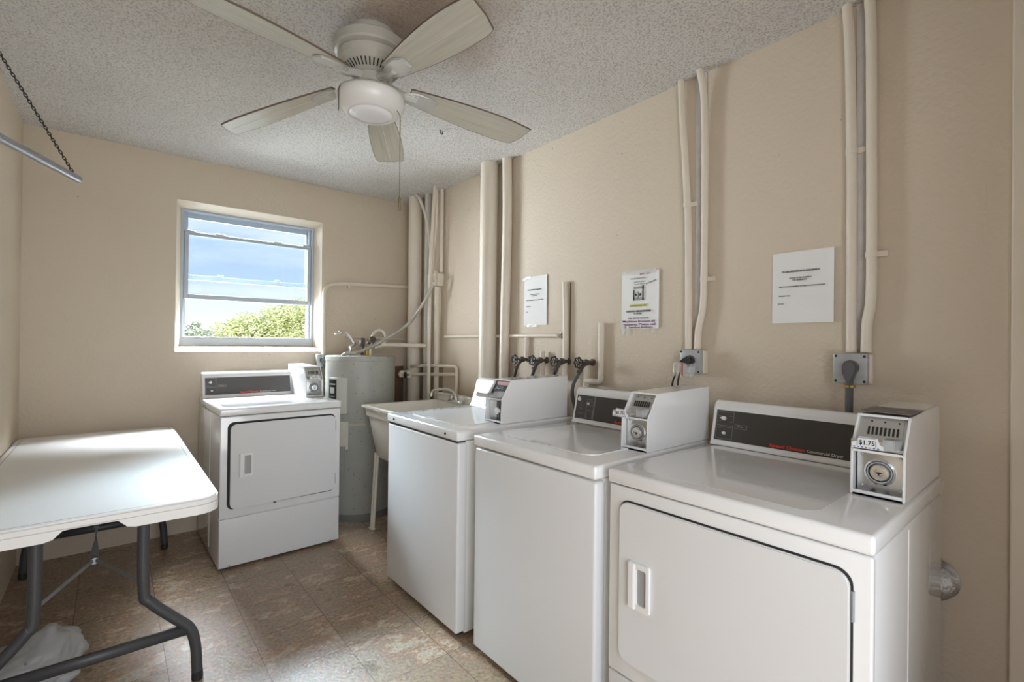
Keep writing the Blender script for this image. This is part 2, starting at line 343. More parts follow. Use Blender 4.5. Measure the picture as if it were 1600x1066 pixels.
def box(bm, x0, x1, y0, y1, z0, z1, bev=0.0, seg=2):
    b2 = B() if bev else bm
    vs = [b2.verts.new((x, y, z)) for x in (x0, x1) for y in (y0, y1) for z in (z0, z1)]
    for f in ((0, 1, 3, 2), (4, 6, 7, 5), (0, 4, 5, 1), (2, 3, 7, 6), (0, 2, 6, 4), (1, 5, 7, 3)):
        b2.faces.new([vs[i] for i in f])
    if bev:
        bmesh.ops.recalc_face_normals(b2, faces=b2.faces[:])
        bmesh.ops.bevel(b2, geom=b2.edges[:], offset=bev, segments=seg, affect='EDGES', profile=0.5)
        merge(bm, b2)
def merge(bm, b2, M=None):
    if M is not None: b2.transform(M)
    me = bpy.data.meshes.new('tmp'); b2.to_mesh(me); b2.free(); bm.from_mesh(me); bpy.data.meshes.remove(me)
def prism(bm, pts, axis, a0, a1, bev=0.0, seg=2):
    """pts: 2D polygon; axis 'x','y','z' is the extrusion axis, the others in order."""
    b2 = B()
    def mk(p, a):
        if axis == 'x': return (a, p[0], p[1])
        if axis == 'y': return (p[0], a, p[1])
        return (p[0], p[1], a)
    A = [b2.verts.new(mk(p, a0)) for p in pts]; C = [b2.verts.new(mk(p, a1)) for p in pts]
    b2.faces.new(A); b2.faces.new(C[::-1]); n = len(pts)
    for i in range(n): b2.faces.new((A[i], A[(i+1) % n], C[(i+1) % n], C[i]))
    bmesh.ops.recalc_face_normals(b2, faces=b2.faces[:])
    if bev: bmesh.ops.bevel(b2, geom=b2.edges[:], offset=bev, segments=seg, affect='EDGES')
    merge(bm, b2)
def rrect(a0, a1, b0, b1, r, n=6):
    out = []
    for cx, cy, s in ((a1-r, b1-r, 0), (a0+r, b1-r, 90), (a0+r, b0+r, 180), (a1-r, b0+r, 270)):
        for k in range(n+1):
            a = math.radians(s + 90*k/n); out.append((cx+r*math.cos(a), cy+r*math.sin(a)))
    return out
def frame(bm, pts_out, pts_in, axis, a0, a1):
    """ring between two same-length loops, extruded along axis."""
    def mk(p, a):
        if axis == 'x': return (a, p[0], p[1])
        if axis == 'y': return (p[0], a, p[1])
        return (p[0], p[1], a)
    L = [[bm.verts.new(mk(p, a)) for p in pts] for pts in (pts_out, pts_in) for a in (a0, a1)]
    n = len(pts_out)
    for i in range(n):
        j = (i+1) % n
        bm.faces.new((L[0][i], L[0][j], L[2][j], L[2][i])); bm.faces.new((L[1][i], L[3][i], L[3][j], L[1][j]))
        bm.faces.new((L[0][i], L[1][i], L[1][j], L[0][j])); bm.faces.new((L[2][i], L[2][j], L[3][j], L[3][i]))
def round_path(pts, r=0.03, n=6):
    P = [Vector(p) for p in pts]; out = [P[0]]
    for i in range(1, len(P)-1):
        a, b, c = P[i-1], P[i], P[i+1]; d1 = (a-b); d2 = (c-b)
        rr_ = min(r, d1.length*0.48, d2.length*0.48)
        p, q = b + d1.normalized()*rr_, b + d2.normalized()*rr_
        for k in range(n+1):
            t_ = k/n; out.append(p*(1-t_)**2 + b*2*t_*(1-t_) + q*t_**2)
    out.append(P[-1]); return out
def smooth_path(pts, n=6):
    P = [Vector(p) for p in pts]; P = [P[0]*2-P[1]] + P + [P[-1]*2-P[-2]]; out = []
    for i in range(1, len(P)-2):
        for k in range(n):
            t_ = k/n; a, b, c, d = P[i-1], P[i], P[i+1], P[i+2]
            out.append(0.5*((2*b) + (c-a)*t_ + (2*a-5*b+4*c-d)*t_*t_ + (3*b-a-3*c+d)*t_**3))
    out.append(P[-2]); return out
def tube(bm, pts, r, seg=12, flat=None, rads=None):
    P = [Vector(p) for p in pts]
    t0 = (P[1]-P[0]).normalized(); up = Vector((0, 0, 1)) if abs(t0.z) < 0.9 else Vector((0, 1, 0))
    nrm = (up - t0*up.dot(t0)).normalized(); rings = []
    for i, p in enumerate(P):
        if i == 0: tg = P[1]-P[0]
        elif i == len(P)-1: tg = P[-1]-P[-2]
        else: tg = P[i+1]-P[i-1]
        tg.normalize(); nrm = (nrm - tg*nrm.dot(tg)).normalized(); bn = tg.cross(nrm)
        R_ = rads[i] if rads else r
        rings.append([bm.verts.new(p + nrm*R_*math.cos(2*PI*k/seg) + bn*R_*(flat or 1)*math.sin(2*PI*k/seg)) for k in range(seg)])
    for a, b in zip(rings, rings[1:]):
        for k in range(seg): bm.faces.new((a[k], a[(k+1) % seg], b[(k+1) % seg], b[k]))
    bm.faces.new(rings[0][::-1]); bm.faces.new(rings[-1])
def lathe(bm, prof, c=(0, 0, 0), axis='z', seg=32, M=None):
    """prof: (radius, height) pairs along the axis."""
    b2 = B(); rings = []
    for r, h in prof:
        if r < 1e-6: rings.append([b2.verts.new((0, 0, h))])
        else: rings.append([b2.verts.new((r*math.cos(2*PI*k/seg), r*math.sin(2*PI*k/seg), h)) for k in range(seg)])
    for a, b in zip(rings, rings[1:]):
        for k in range(seg):
            j = (k+1) % seg
            if len(a) == 1 and len(b) == 1: continue
            if len(a) == 1: b2.faces.new((a[0], b[k], b[j]))
            elif len(b) == 1: b2.faces.new((a[k], b[0], a[j]))
            else: b2.faces.new((a[k], a[j], b[j], b[k]))
    if len(rings[0]) > 1: b2.faces.new(rings[0])
    if len(rings[-1]) > 1: b2.faces.new(rings[-1][::-1])
    if M is None:
        if axis == 'x': M = Matrix.Rotation(PI/2, 4, 'Y')
        elif axis == '-x': M = Matrix.Rotation(-PI/2, 4, 'Y')
        elif axis == 'y': M = Matrix.Rotation(-PI/2, 4, 'X')
        elif axis == '-y': M = Matrix.Rotation(PI/2, 4, 'X')
        else: M = Matrix.Identity(4)
        M = Matrix.Translation(c) @ M
    merge(bm, b2, M)
def basis(o, ex, ey):
    ex = Vector(ex).normalized(); ey = Vector(ey).normalized(); ez = ex.cross(ey)
    return Matrix(((ex.x, ey.x, ez.x, o[0]), (ex.y, ey.y, ez.y, o[1]), (ex.z, ey.z, ez.z, o[2]), (0, 0, 0, 1)))
def text_bm(bm, body, size, M, align='LEFT', shear=0.0, width=None, bold=0.0, thick=0.0004):
    cu = bpy.data.curves.new('txt', 'FONT'); cu.body = body; cu.size = size; cu.align_x = align
    cu.extrude = thick; cu.shear = shear; cu.offset = bold; cu.resolution_u = 2
    to = bpy.data.objects.new('txt', cu); COL.objects.link(to)
    dg = bpy.context.evaluated_depsgraph_get(); dg.update()
    me = bpy.data.meshes.new_from_object(to.evaluated_get(dg))
    bpy.data.objects.remove(to); bpy.data.curves.remove(cu)
    if width and len(me.vertices):
        xs = [v.co.x for v in me.vertices]; k = width/(max(xs)-min(xs)); 
        for v in me.vertices: v.co.x *= k
    me.transform(M); bm.from_mesh(me); bpy.data.meshes.remove(me)

# ------------------------------------------------------------------ room shell
WX0, WX1, WZ0, WZ1 = 0.328, 1.286, 1.228, 2.254      # opening in the wall face
VX0, VX1, VZ0, VZ1 = 0.362, 1.256, 1.268, 2.222      # where the frame sits
YW = 4.03                                            # face of the window frame
bm = B(); box(bm, XL-0.15, XR+0.15, YN-0.15, YF+0.25, -0.1, 0.0); struct('floor', bm, M_floor)
bm = B(); box(bm, XL-0.15, XR+0.15, YN-0.15, YF+0.25, H, H+0.12); struct('ceiling', bm, M_ceil)
bm = B(); box(bm, XR, XR+0.15, YN-0.15, YF+0.25, 0, H); struct('wall_right', bm, M_wall)
bm = B(); box(bm, XL-0.15, XL, YN-0.15, YF+0.25, 0, H); struct('wall_left', bm, M_wall)
bm = B()                                              # wall behind the camera with a wide doorway
box(bm, XL, -0.34, YN-0.12, YN, 0, H); box(bm, 1.02, XR, YN-0.12, YN, 0, H); box(bm, -0.34, 1.02, YN-0.12, YN, 2.12, H)
struct('wall_near', bm, M_wall)
bm = B()
def ringq(bm, A, C):
    a = [bm.verts.new(p) for p in A]; c = [bm.verts.new(p) for p in C]
    for i in range(4): bm.faces.new((a[i], a[(i+1) % 4], c[(i+1) % 4], c[i]))
def rc(x0, x1, z0, z1, y): return [(x0, y, z0), (x1, y, z0), (x1, y, z1), (x0, y, z1)]
ringq(bm, rc(XL, XR, 0, H, YF), rc(WX0, WX1, WZ0, WZ1, YF))
ringq(bm, rc(WX0, WX1, WZ0, WZ1, YF), rc(VX0, VX1, VZ0, VZ1, YW))
ringq(bm, rc(VX0, VX1, VZ0, VZ1, YW), rc(VX0, VX1, VZ0, VZ1, YF+0.25))
ringq(bm, rc(VX0, VX1, VZ0, VZ1, YF+0.25), rc(XL, XR, 0, H, YF+0.25))
bmesh.ops.remove_doubles(bm, verts=bm.verts[:], dist=1e-5)
struct('wall_far', bm, M_wall)
# painted casing at the right edge of the view
bm = B(); box(bm, XR-0.022, XR, 0.03, 0.150, 0, H, 0.004); struct('trim_1', bm, M_pipe)

# ------------------------------------------------------------------ window
win = bpy.data.objects.new('window_1', None); COL.objects.link(win); win.location = (0, 0, 0); win['kind'] = 'structure'
def rect_frame(bm, x0, x1, z0, z1, w_, y0, y1, wb=None, wt=None):
    wb = wb or w_; wt = wt or w_
    box(bm, x0, x0+w_, y0, y1, z0, z1, 0.002); box(bm, x1-w_, x1, y0, y1, z0, z1, 0.002)
    box(bm, x0+w_, x1-w_, y0, y1, z0, z0+wb, 0.002); box(bm, x0+w_, x1-w_, y0, y1, z1-wt, z1, 0.002)
bm = B(); rect_frame(bm, VX0, VX1, VZ0, VZ1, 0.018, YW+0.002, YW+0.11, wb=0.052, wt=0.014)
box(bm, VX0+0.018, VX1-0.018, YW+0.002, YW+0.02, VZ0+0.052, VZ0+0.062, 0.002)
obj('window_frame', bm, M_vinyl, win)
bm = B(); rect_frame(bm, 0.384, 1.236, 1.596, 2.068, 0.026, YW+0.012, YW+0.042, wb=0.034, wt=0.024)
for cx in (0.60, 0.985): box(bm, cx-0.03, cx+0.03, YW+0.006, YW+0.04, 2.062, 2.078, 0.004)
for cx in (0.415, 1.20): box(bm, cx-0.03, cx+0.03, YW+0.006, YW+0.04, 2.060, 2.078, 0.003)
sash = obj('sash', bm, M_vinyl, win); sash['label'] = 'inner sash, raised'
bm = B(); box(bm, 0.412, 1.208, YW+0.024, YW+0.028, 1.632, 2.042); obj('pane', bm, M_glass, sash)
bm = B(); rect_frame(bm, 0.384, 1.236, 1.735, 2.205, 0.026, YW+0.058, YW+0.086, wb=0.034, wt=0.035)
for cx in (0.61, 0.995): box(bm, cx-0.02, cx+0.02, YW+0.046, YW+0.06, 1.768, 1.782, 0.003)
sash2 = obj('sash', bm, M_vinyl, win); sash2['label'] = 'outer sash behind the raised one'
bm = B(); box(bm, 0.412, 1.208, YW+0.070, YW+0.074, 1.772, 2.168); obj('pane', bm, M_glass, sash2)
bm = B()
for x0 in (VX0+0.020, VX1-0.032): box(bm, x0, x0+0.012, YW+0.03, YW+0.10, VZ0+0.06, VZ1-0.02)
obj('sash_track', bm, M_vinyl, win)

# ------------------------------------------------------------------ outside
bm = B(); box(bm, -60, 80, YF+0.6, 110, -0.35, -0.25); struct('ground', bm, M_grass)
def tree(name, label, blobs, trunk, mleaf, nleaf, ls, base, seed):
    rnd = random.Random(seed)
    t = thing(name, label, 'tree', base)
    bm = B(); tube(bm, [(0, 0, 0), (0.06, 0, trunk*0.5), (0, 0, trunk)], 0.13, 8, rads=[0.17, 0.13, 0.09])
    for (x, y, z, r) in blobs[:5]: tube(bm, [(0, 0, trunk*0.8), (x*0.5, y*0.5, (trunk*0.8+z)*0.5+0.1), (x, y, z)], 0.05, 6, rads=[0.07, 0.05, 0.02])
    obj('trunk', bm, M_bark, t, smooth=True)
    bm = B(); tot = sum(b[3]**2 for b in blobs)
    for (x, y, z, r) in blobs:
        for k in range(int(nleaf*r*r/tot)):
            v = Vector((rnd.gauss(0, 1), rnd.gauss(0, 1), rnd.gauss(0, 1))).normalized()*r*(rnd.random()**0.35)*(0.85+0.3*rnd.random())
            c = Vector((x, y, z)) + Vector((v.x, v.y, v.z*0.75))
            a = Vector((rnd.gauss(0, 1), rnd.gauss(0, 1), rnd.gauss(0, .5))).normalized(); b_ = a.cross(Vector((rnd.gauss(0, 1), rnd.gauss(0, 1), rnd.gauss(0, 1)))).normalized()
            s = ls*(0.6+0.8*rnd.random())
            bm.faces.new([bm.verts.new(c+a*s), bm.verts.new(c+b_*s*0.45), bm.verts.new(c-a*s), bm.verts.new(c-b_*s*0.45)])
    obj('foliage', bm, mleaf, t)
    return t
bl = [(-0.75, 0, 1.85, .42), (-0.2, 0.2, 2.05, .50), (0.5, -.1, 2.25, .55), (1.2, 0.1, 2.45, .62), (1.9, 0, 2.5, .65), (0.2, 0, 1.6, .75), (1.2, 0, 1.5, .85), (2.2, 0, 1.5, 1.0), (-0.6, .1, 1.45, .50), (-0.95, 0, 1.3, .30), (0.9, .3, 2.0, .7), (2.6, 0, 2.3, .7), (-0.3, 0, 1.2, .6)]
tree('broadleaf_tree', 'leafy light green tree seen through the lower right of the window', bl, 1.6, M_leaf, 26000, 0.042, (3.35, 16.0, -0.25), 3)
bl = [(0, 0, 2.6, .5), (0.7, 0, 2.5, .45), (-.8, 0, 2.35, .5), (1.5, 0, 2.3, .5), (-1.5, 0, 2.2, .4), (0.2, 0, 3.0, .22)]
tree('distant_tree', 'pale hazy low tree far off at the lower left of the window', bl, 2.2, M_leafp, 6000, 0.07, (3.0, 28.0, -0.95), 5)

# ------------------------------------------------------------------ laundry machines
# local frame: x along the front (left to right as you face it), y to the back, z up
def console(root, washer, w_, white=False, label=None):
    L1 = 0.560 if washer != 2 else 0.535
    v0, v1, zt = (0.62, 0.648, 1.056) if not washer else (0.595, 0.622, 1.056)
    if washer == 2: v0, v1 = 0.545, 0.585
    bm = B()
    prism(bm, [(v0-0.012, 0.921), (v0, 0.936), (v1, zt+0.006), (v1+0.004, 1.074), (v1+0.018, 1.088), (v1+0.04, 1.091), (0.712, 1.085), (0.712, 0.921)], 'x', 0.004, L1, 0.003)
    c = obj('console', bm, M_white, root, auto=35)
    d = Vector((0, v1-v0, zt-0.936)); L = d.length; ey = d.normalized()
    o0 = Vector((0, v0, 0.936)); Mf = basis(o0, (1, 0, 0), ey)       # z axis of Mf points out of the face
    nrm = Vector((1, 0, 0)).cross(ey)
    if nrm.y > 0: raise Exception('face')
    def fp(u, s, h=0.0): return o0 + Vector((u, 0, 0)) + ey*s + nrm*h
    bm = B(); b2 = B(); box(b2, 0.018, L1-0.008, 0.004, L-0.002, -0.002, 0.0015); merge(bm, b2, Mf)
    obj('control_panel', bm, M_white2 if white else M_blackp, c)
    bm = B(); b2 = B()
    def ln(x0, x1, y0, y1, t=0.0012):
        box(b2, x0, x1, y0, y0+t, 0.0015, 0.0021); box(b2, x0, x1, y1-t, y1, 0.0015, 0.0021)
        box(b2, x0, x0+t, y0, y1, 0.0015, 0.0021); box(b2, x1-t, x1, y0, y1, 0.0015, 0.0021)
    if not white:
        if not washer:
            ln(0.022, 0.088, 0.061, L-0.008); ln(0.022, 0.088, 0.010, 0.056); ln(0.094, 0.140, 0.055, 0.071)
            for (x, y) in ((0.027, L-0.026), (0.070, L-0.024), (0.027, L-0.045), (0.070, L-0.047)): box(b2, x, x+0.013, y, y+0.0016, 0.0015, 0.0021)
            box(b2, 0.103, 0.108, 0.061, 0.066, 0.0015, 0.0021); box(b2, 0.112, 0.126, 0.0615, 0.0655, 0.0015, 0.0021)
        else:
            ln(0.085, 0.130, 0.012, L-0.006); ln(0.088, 0.127, 0.072, 0.092); ln(0.088, 0.127, 0.012, 0.050)
            box(b2, 0.132, 0.136, 0.004, L-0.004, 0.0015, 0.0021); box(b2, 0.030, 0.070, 0.030, 0.0315, 0.0015, 0.0021)
            box(b2, 0.092, 0.118, L-0.022, L-0.020, 0.0015, 0.0021)
            for k in range(3): box(b2, 0.040, 0.060, 0.055+k*0.016, 0.0565+k*0.016, 0.0015, 0.0021)
        merge(bm, b2, Mf); obj('panel_outline', bm, M_ring, c)
        us = 0.225 if not washer else 0.265
        bm = B(); text_bm(bm, 'Speed Queen', 0.0165, Mf @ Matrix.Translation((us, 0.0095, 0.0019)), width=0.116, bold=0.0006)
        q = obj('brand_lettering', bm, M_red, c); q['label'] = 'red lettering'
        bm = B(); text_bm(bm, 'Commercial Washer' if washer else 'Commercial Dryer', 0.0145, Mf @ Matrix.Translation((us+0.122, 0.0095, 0.0019)), width=0.108)
        q = obj('model_lettering', bm, M_print, c); q['label'] = 'white lettering'
    # knobs
    spots = [((0.050, 0.089), 0.0075), ((0.056, 0.032), 0.0055)] if not washer else ([((0.036, 0.098), 0.0075), ((0.097, 0.081), 0.0045)] if not white else [((0.05, 0.06), 0.009)])
    for (u, s), r in spots:
        bm = B(); b2 = B(); lathe(b2, [(r*1.15, 0), (r*1.15, 0.003), (r*0.9, 0.010), (0, 0.011)], seg=20)
        if r > 0.006:
            prism(b2, [(-r*0.8, -r*0.5), (-r*1.9, 0), (-r*0.8, r*0.5), (0, r*0.8), (0, -r*0.8)], 'z', 0.003, 0.010) if not washer else prism(b2, [(-r*0.8, 0), (0, r*1.9), (r*0.8, 0)], 'z', 0.003, 0.010)
        merge(bm, b2, Mf @ Matrix.Translation((u, s, 0.0016))); obj('knob', bm, M_plast, c, auto=40)
    if white:
        for (u, s, r_) in ((0.06, 0.030, 0.004), (0.06, L-0.022, 0.004), (0.15, 0.062, 0.009)):
            bm = B(); lathe(bm, [(r_, 0), (r_, 0.003)], M=Mf @ Matrix.Translation((u, s, 0.001)), seg=12); obj('screw', bm, M_galv, c)
    return c

def coin_box(root, u0, u1, vf, extended, opened=False):
    """slanted coin meter case bolted over the right end of the console"""
    vb = 0.716
    prof = [(vf, 0.921), (vf+0.004, 1.040), (vf+0.062, 1.128), (vb, 1.137), (vb, 0.921)]
    T = 0.006
    bm = B()
    prism(bm, prof, 'x', u0, u0+T, 0.0015); prism(bm, prof, 'x', u1-T, u1, 0.0015)
    prism(bm, [(vf+0.060, 1.122), (vf+0.062, 1.128), (vb, 1.137), (vb, 1.131)], 'x', u0+T, u1-T)
    box(bm, u0+T, u1-T, vb-T, vb, 0.921, 1.131)
    box(bm, u0+T, u1-T, vf+0.002, vb-T, 0.921, 0.926)
    box(bm, u0+T, u1-T, vf+0.002, vf+0.006, 0.921, 0.934)                       # lower lip
    box(bm, u0+T, u1-T, vf+0.003, vf+0.03, 1.034, 1.040)                        # shelf between the two recesses
    c = obj('coin_box', bm, M_white, root)
    # recessed lock plate
    bm = B(); box(bm, u0+T+0.004, u1-T, vf+0.026, vf+0.030, 0.928, 1.036, 0.001)
    for (x, z) in ((u0+0.020, 1.026), (u1-0.014, 1.026), (u0+0.020, 0.944), (u1-0.014, 0.944)): lathe(bm, [(0.004, 0), (0.003, 0.003), (0, 0.0035)], c=(x, vf+0.026, z), axis='-y', seg=12)
    obj('lock_plate', bm, M_steel, c, auto=30)
    um = (u0+u1)/2+0.002
    if not opened:
        bm = B(); lathe(bm, [(0.034, 0), (0.034, 0.004), (0.030, 0.007), (0.027, 0.003), (0.024, 0.003), (0.021, 0.008), (0.019, 0.013), (0.0165, 0.013), (0.0165, 0.016), (0.010, 0.016), (0.009, 0.0145), (0, 0.0145)], c=(um, vf+0.026, 0.984), axis='-y', seg=36)
        obj('lock', bm, M_chrome, c, auto=30)
        bm = B(); lathe(bm, [(0.0245, 0), (0.0245, 0.004), (0.027, 0.0041), (0.027, 0)], c=(um, vf+0.0225, 0.984), axis='-y', seg=36)
        obj('lock_ring', bm, M_box, c, auto=30); bm = B()
        box(bm, um-0.006, um+0.006, vf+0.0085, vf+0.0092, 0.983, 0.9855); box(bm, um-0.0015, um+0.0015, vf+0.0085, vf+0.0092, 0.978, 0.9855)
        obj('keyhole', bm, M_dark, c)
    else:
        bm = B(); lathe(bm, [(0.016, 0), (0.016, 0.012), (0.006, 0.013), (0.006, 0.008), (0, 0.008)], c=(um+0.012, vf+0.024, 0.978), axis='-y', seg=28); obj('lock', bm, M_plast, c, auto=30)
        bm = B(); box(bm, um+0.002, um+0.026, vf+0.020, vf+0.025, 0.935, 1.025, 0.001); obj('lock_bracket', bm, M_black, c)
    for x in (um-0.020, um+0.014):
        bm = B(); lathe(bm, [(0.0075, 0), (0.0075, 0.0008)], c=(x, vf+0.014, 0.926), seg=18); obj('coin_slot', bm, M_dark, c)
    # upper mechanism: slanted plate with the row of coin slots
    P0 = Vector((0, vf+0.022, 1.042)); P1 = Vector((0, vf+0.072, 1.122)); ey = (P1-P0).normalized(); Lm = (P1-P0).length
    Mf = basis(P0, (1, 0, 0), ey)
    bm = B(); b2 = B(); box(b2, u0+T, u1-T, 0, Lm, -0.003, 0.0); box(b2, u0+T+0.010, u1-T-0.008, 0.012, Lm-0.008, 0, 0.003, 0.001); merge(bm, b2, Mf)
    obj('slot_plate', bm, M_steel if not opened else M_dark, c)
    bm = B(); b2 = B()
    for k in range(8):
        x = u0+0.028+k*0.0088; box(b2, x, x+0.0042, 0.040, 0.062, 0.002, 0.0055)
    for x in (u0+0.034, um+0.002, u1-0.024): lathe(b2, [(0.0022, 0), (0.0022, 0.002)], c=(x, Lm-0.016, 0.003), seg=10)
    merge(bm, b2, Mf); obj('slot_row', bm, M_black, c)
    ext = 0.048 if extended else 0.0
    bm = B()
    box(bm, u0+0.012, u1-0.046, vf-0.004-ext, vf+0.055, 1.054, 1.060, 0.001)     # sliding tray
    box(bm, u0+0.004, u1-0.040, vf-0.007-ext, vf-0.003-ext, 1.047, 1.068, 0.001)
    box(bm, u0+T, u1-T, vf+0.012, vf+0.050, 1.041, 1.050, 0.001)
    obj('coin_slide', bm, M_steel, c)
    if not opened or extended:
        bm = B(); prism(bm, [(u1-0.046, vf-0.008), (u1-0.020, vf-0.004), (u1-0.010, vf+0.03), (u1-0.046, vf+0.035)], 'z', 1.047, 1.074, 0.002)
        obj('slide_handle', bm, M_box, c, auto=30)
    if not opened:
        yb = vf-0.0078-ext
        bm = B(); prism(bm, [(u0+0.006, 1.046), (u1-0.042, 1.046), (u1-0.042, 1.056), (u1-0.050, 1.060), (u1-0.054, 1.074), (u0+0.022, 1.076), (u0+0.017, 1.062), (u0+0.006, 1.060)], 'y', yb-0.0012, yb)
        tg = obj('price_tag', bm, M_plast, c)
        bm = B()
        box(bm, u0+0.018, u0+0.0192, yb-0.0018, yb-0.0012, 1.052, 1.068); box(bm, u1-0.058, u1-0.0568, yb-0.0018, yb-0.0012, 1.052, 1.068); box(bm, u0+0.020, u1-0.058, yb-0.0018, yb-0.0012, 1.0725, 1.0737)
        for k in range(7): box(bm, u0+0.010+k*0.0085, u0+0.0145+k*0.0085, yb-0.0018, yb-0.0012, 1.0475, 1.050)
        obj('tag_border', bm, M_tagblue, c)
        bm = B(); text_bm(bm, '$1.75', 0.0165, basis((u0+0.0215, yb-0.0014, 1.0555), (1, 0, 0), (0, 0, 1)), width=0.034, bold=0.0003)
        obj('price_lettering', bm, M_ink, c)
    else:
        bm = B(); box(bm, u0+0.03, u1-T-0.002, vf+0.055, vf+0.085, 1.098, 1.118, 0.001); q = obj('sticker', bm, M_pink, c); q['label'] = 'pink sticker'
    return c

def machine_feet(root, w_, d_):
    for x in (0.05, w_-0.05):
        for y in (0.05, d_-0.06):
            bm = B(); lathe(bm, [(0.018, 0), (0.018, 0.010), (0.008, 0.012), (0.008, 0.035)], c=(x, y, 0), seg=14); obj('foot', bm, M_rubber, root)

def dryer(label, loc, rz, ajar, extended):
    W, D = 0.683, 0.715
    t = thing('tumble_dryer', label, 'dryer', loc, rz, 'front loading coin dryers')
    bm = B(); box(bm, 0, W, 0.012, D, 0.012, 0.872, 0.004)
    box(bm, 0, W, 0, 0.02, 0.296, 0.872, 0.006, 3)
    box(bm, -0.0015, W+0.0015, 0.30, 0.306, 0.05, 0.86)
    obj('cabinet', bm, M_white, t, auto=35)
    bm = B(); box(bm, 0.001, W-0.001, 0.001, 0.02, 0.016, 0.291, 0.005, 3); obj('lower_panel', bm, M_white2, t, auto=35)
    for x in (0.055, W-0.055):
        bm = B(); lathe(bm, [(0.0045, 0), (0.0035, 0.003), (0, 0.0035)], c=(x, 0.001, 0.024), axis='-y', seg=12); obj('screw', bm, M_galv, t)
    machine_feet(t, W, D)
    bm = B(); box(bm, -0.004, W+0.004, -0.006, D+0.002, 0.876, 0.920, 0.009, 3)
    prism(bm, [(x, y) for x, y in rrect(0.03, 0.56, 0.05, 0.60, 0.04)], 'z', 0.9195, 0.9205)
    obj('top_panel', bm, M_white, t, auto=35)
    # door
    dx0, dx1, dz0, dz1 = 0.046, 0.645, 0.351, 0.831
    rot = math.radians(ajar)
    g_ = 0.009 if ajar else 0.004
    bm = B(); frame(bm, rrect(dx0-g_, dx1+0.004, dz0-g_, dz1+g_, 0.034), rrect(dx0+0.01, dx1-0.01, dz0+0.01, dz1-0.01, 0.024), 'y', -0.0012, 0.001)
    obj('door_gasket', bm, M_dark, t)  # dark ring painted in for the shadow gap around the door
    bm = B(); prism(bm, rrect(dx0-dx1, 0, dz0, dz1, 0.032, 8), 'y', -0.018 if ajar else -0.011, -0.0012, 0.003, 2)
    if ajar: prism(bm, rrect(dx0-dx1+0.02, -0.02, dz0+0.02, dz1-0.02, 0.025, 8), 'y', -0.002, 0.006)
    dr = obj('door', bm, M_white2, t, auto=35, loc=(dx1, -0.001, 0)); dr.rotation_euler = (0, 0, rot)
    yf = -0.018 if ajar else -0.011
    ho = -dx1
    bm = B(); frame(bm, rrect(ho+0.088, ho+0.160, 0.528, 0.665, 0.006), rrect(ho+0.116, ho+0.150, 0.545, 0.650, 0.006), 'y', yf-0.009, yf)
    bmesh.ops.bevel(bm, geom=[e for e in bm.edges if len(e.link_faces) == 2 and e.calc_face_angle(0) > 1.2], offset=0.002, segments=2, affect='EDGES')
    prism(bm, [(ho+0.088, yf-0.009), (ho+0.092, yf-0.014), (ho+0.110, yf-0.014), (ho+0.116, yf-0.009)], 'z', 0.53, 0.663, 0.001)
    obj('handle', bm, M_plast, dr, auto=35)
    bm = B(); prism(bm, rrect(ho+0.114, ho+0.152, 0.543, 0.652, 0.006), 'y', yf-0.002, yf-0.0005); obj('handle_recess', bm, mat('grey_plastic_recess', (0.36, 0.36, 0.36), 0.5), dr)  # flat grey plate paints the shade inside the handle recess
    for z in (0.42, 0.762):
        bm = B(); lathe(bm, [(0.004, -0.032), (0.004, 0.032)], c=(dx1+0.004, -0.006, z), seg=12); obj('hinge', bm, M_galv, t)
    if ajar:
        bm = B(); box(bm, 0.282, 0.298, -0.006, 0.0, 0.335, 0.350, 0.002); obj('door_catch', bm, M_dark, t)
    console(t, 0, W)
    coin_box(t, 0.560, 0.676, 0.298, extended)
    return t
dryer('white coin dryer with its door ajar against the window wall, beside the water heater', (0.4755, 3.1262, 0), 0.0187, 2.0, True)
dC = dryer('large white coin dryer with a $1.75 price tag in the right foreground', (1.212, 0.9675, 0), -PI/2, 0, False)
bm = B(); box(bm, 0.585, 0.655, 0.40, 0.52, 1.1337, 1.1345); 
prism(bm, [(0.562, 0.366), (0.674, 0.366), (0.674, 0.52), (0.562, 0.52)], 'z', 1.1335, 1.1350)
q = obj('instruction_label', bm, mat('brown_grey_label', (0.17, 0.15, 0.135), 0.55), dC); q['label'] = 'dark instruction label on top of the coin box'
bm = B()
for k in range(3): box(bm, 0.590, 0.622, 0.40+k*0.02, 0.405+k*0.02, 1.135, 1.1352); box(bm, 0.632, 0.652, 0.40+k*0.02, 0.405+k*0.02, 1.135, 1.1352)
obj('label_print', bm, M_ring, dC)

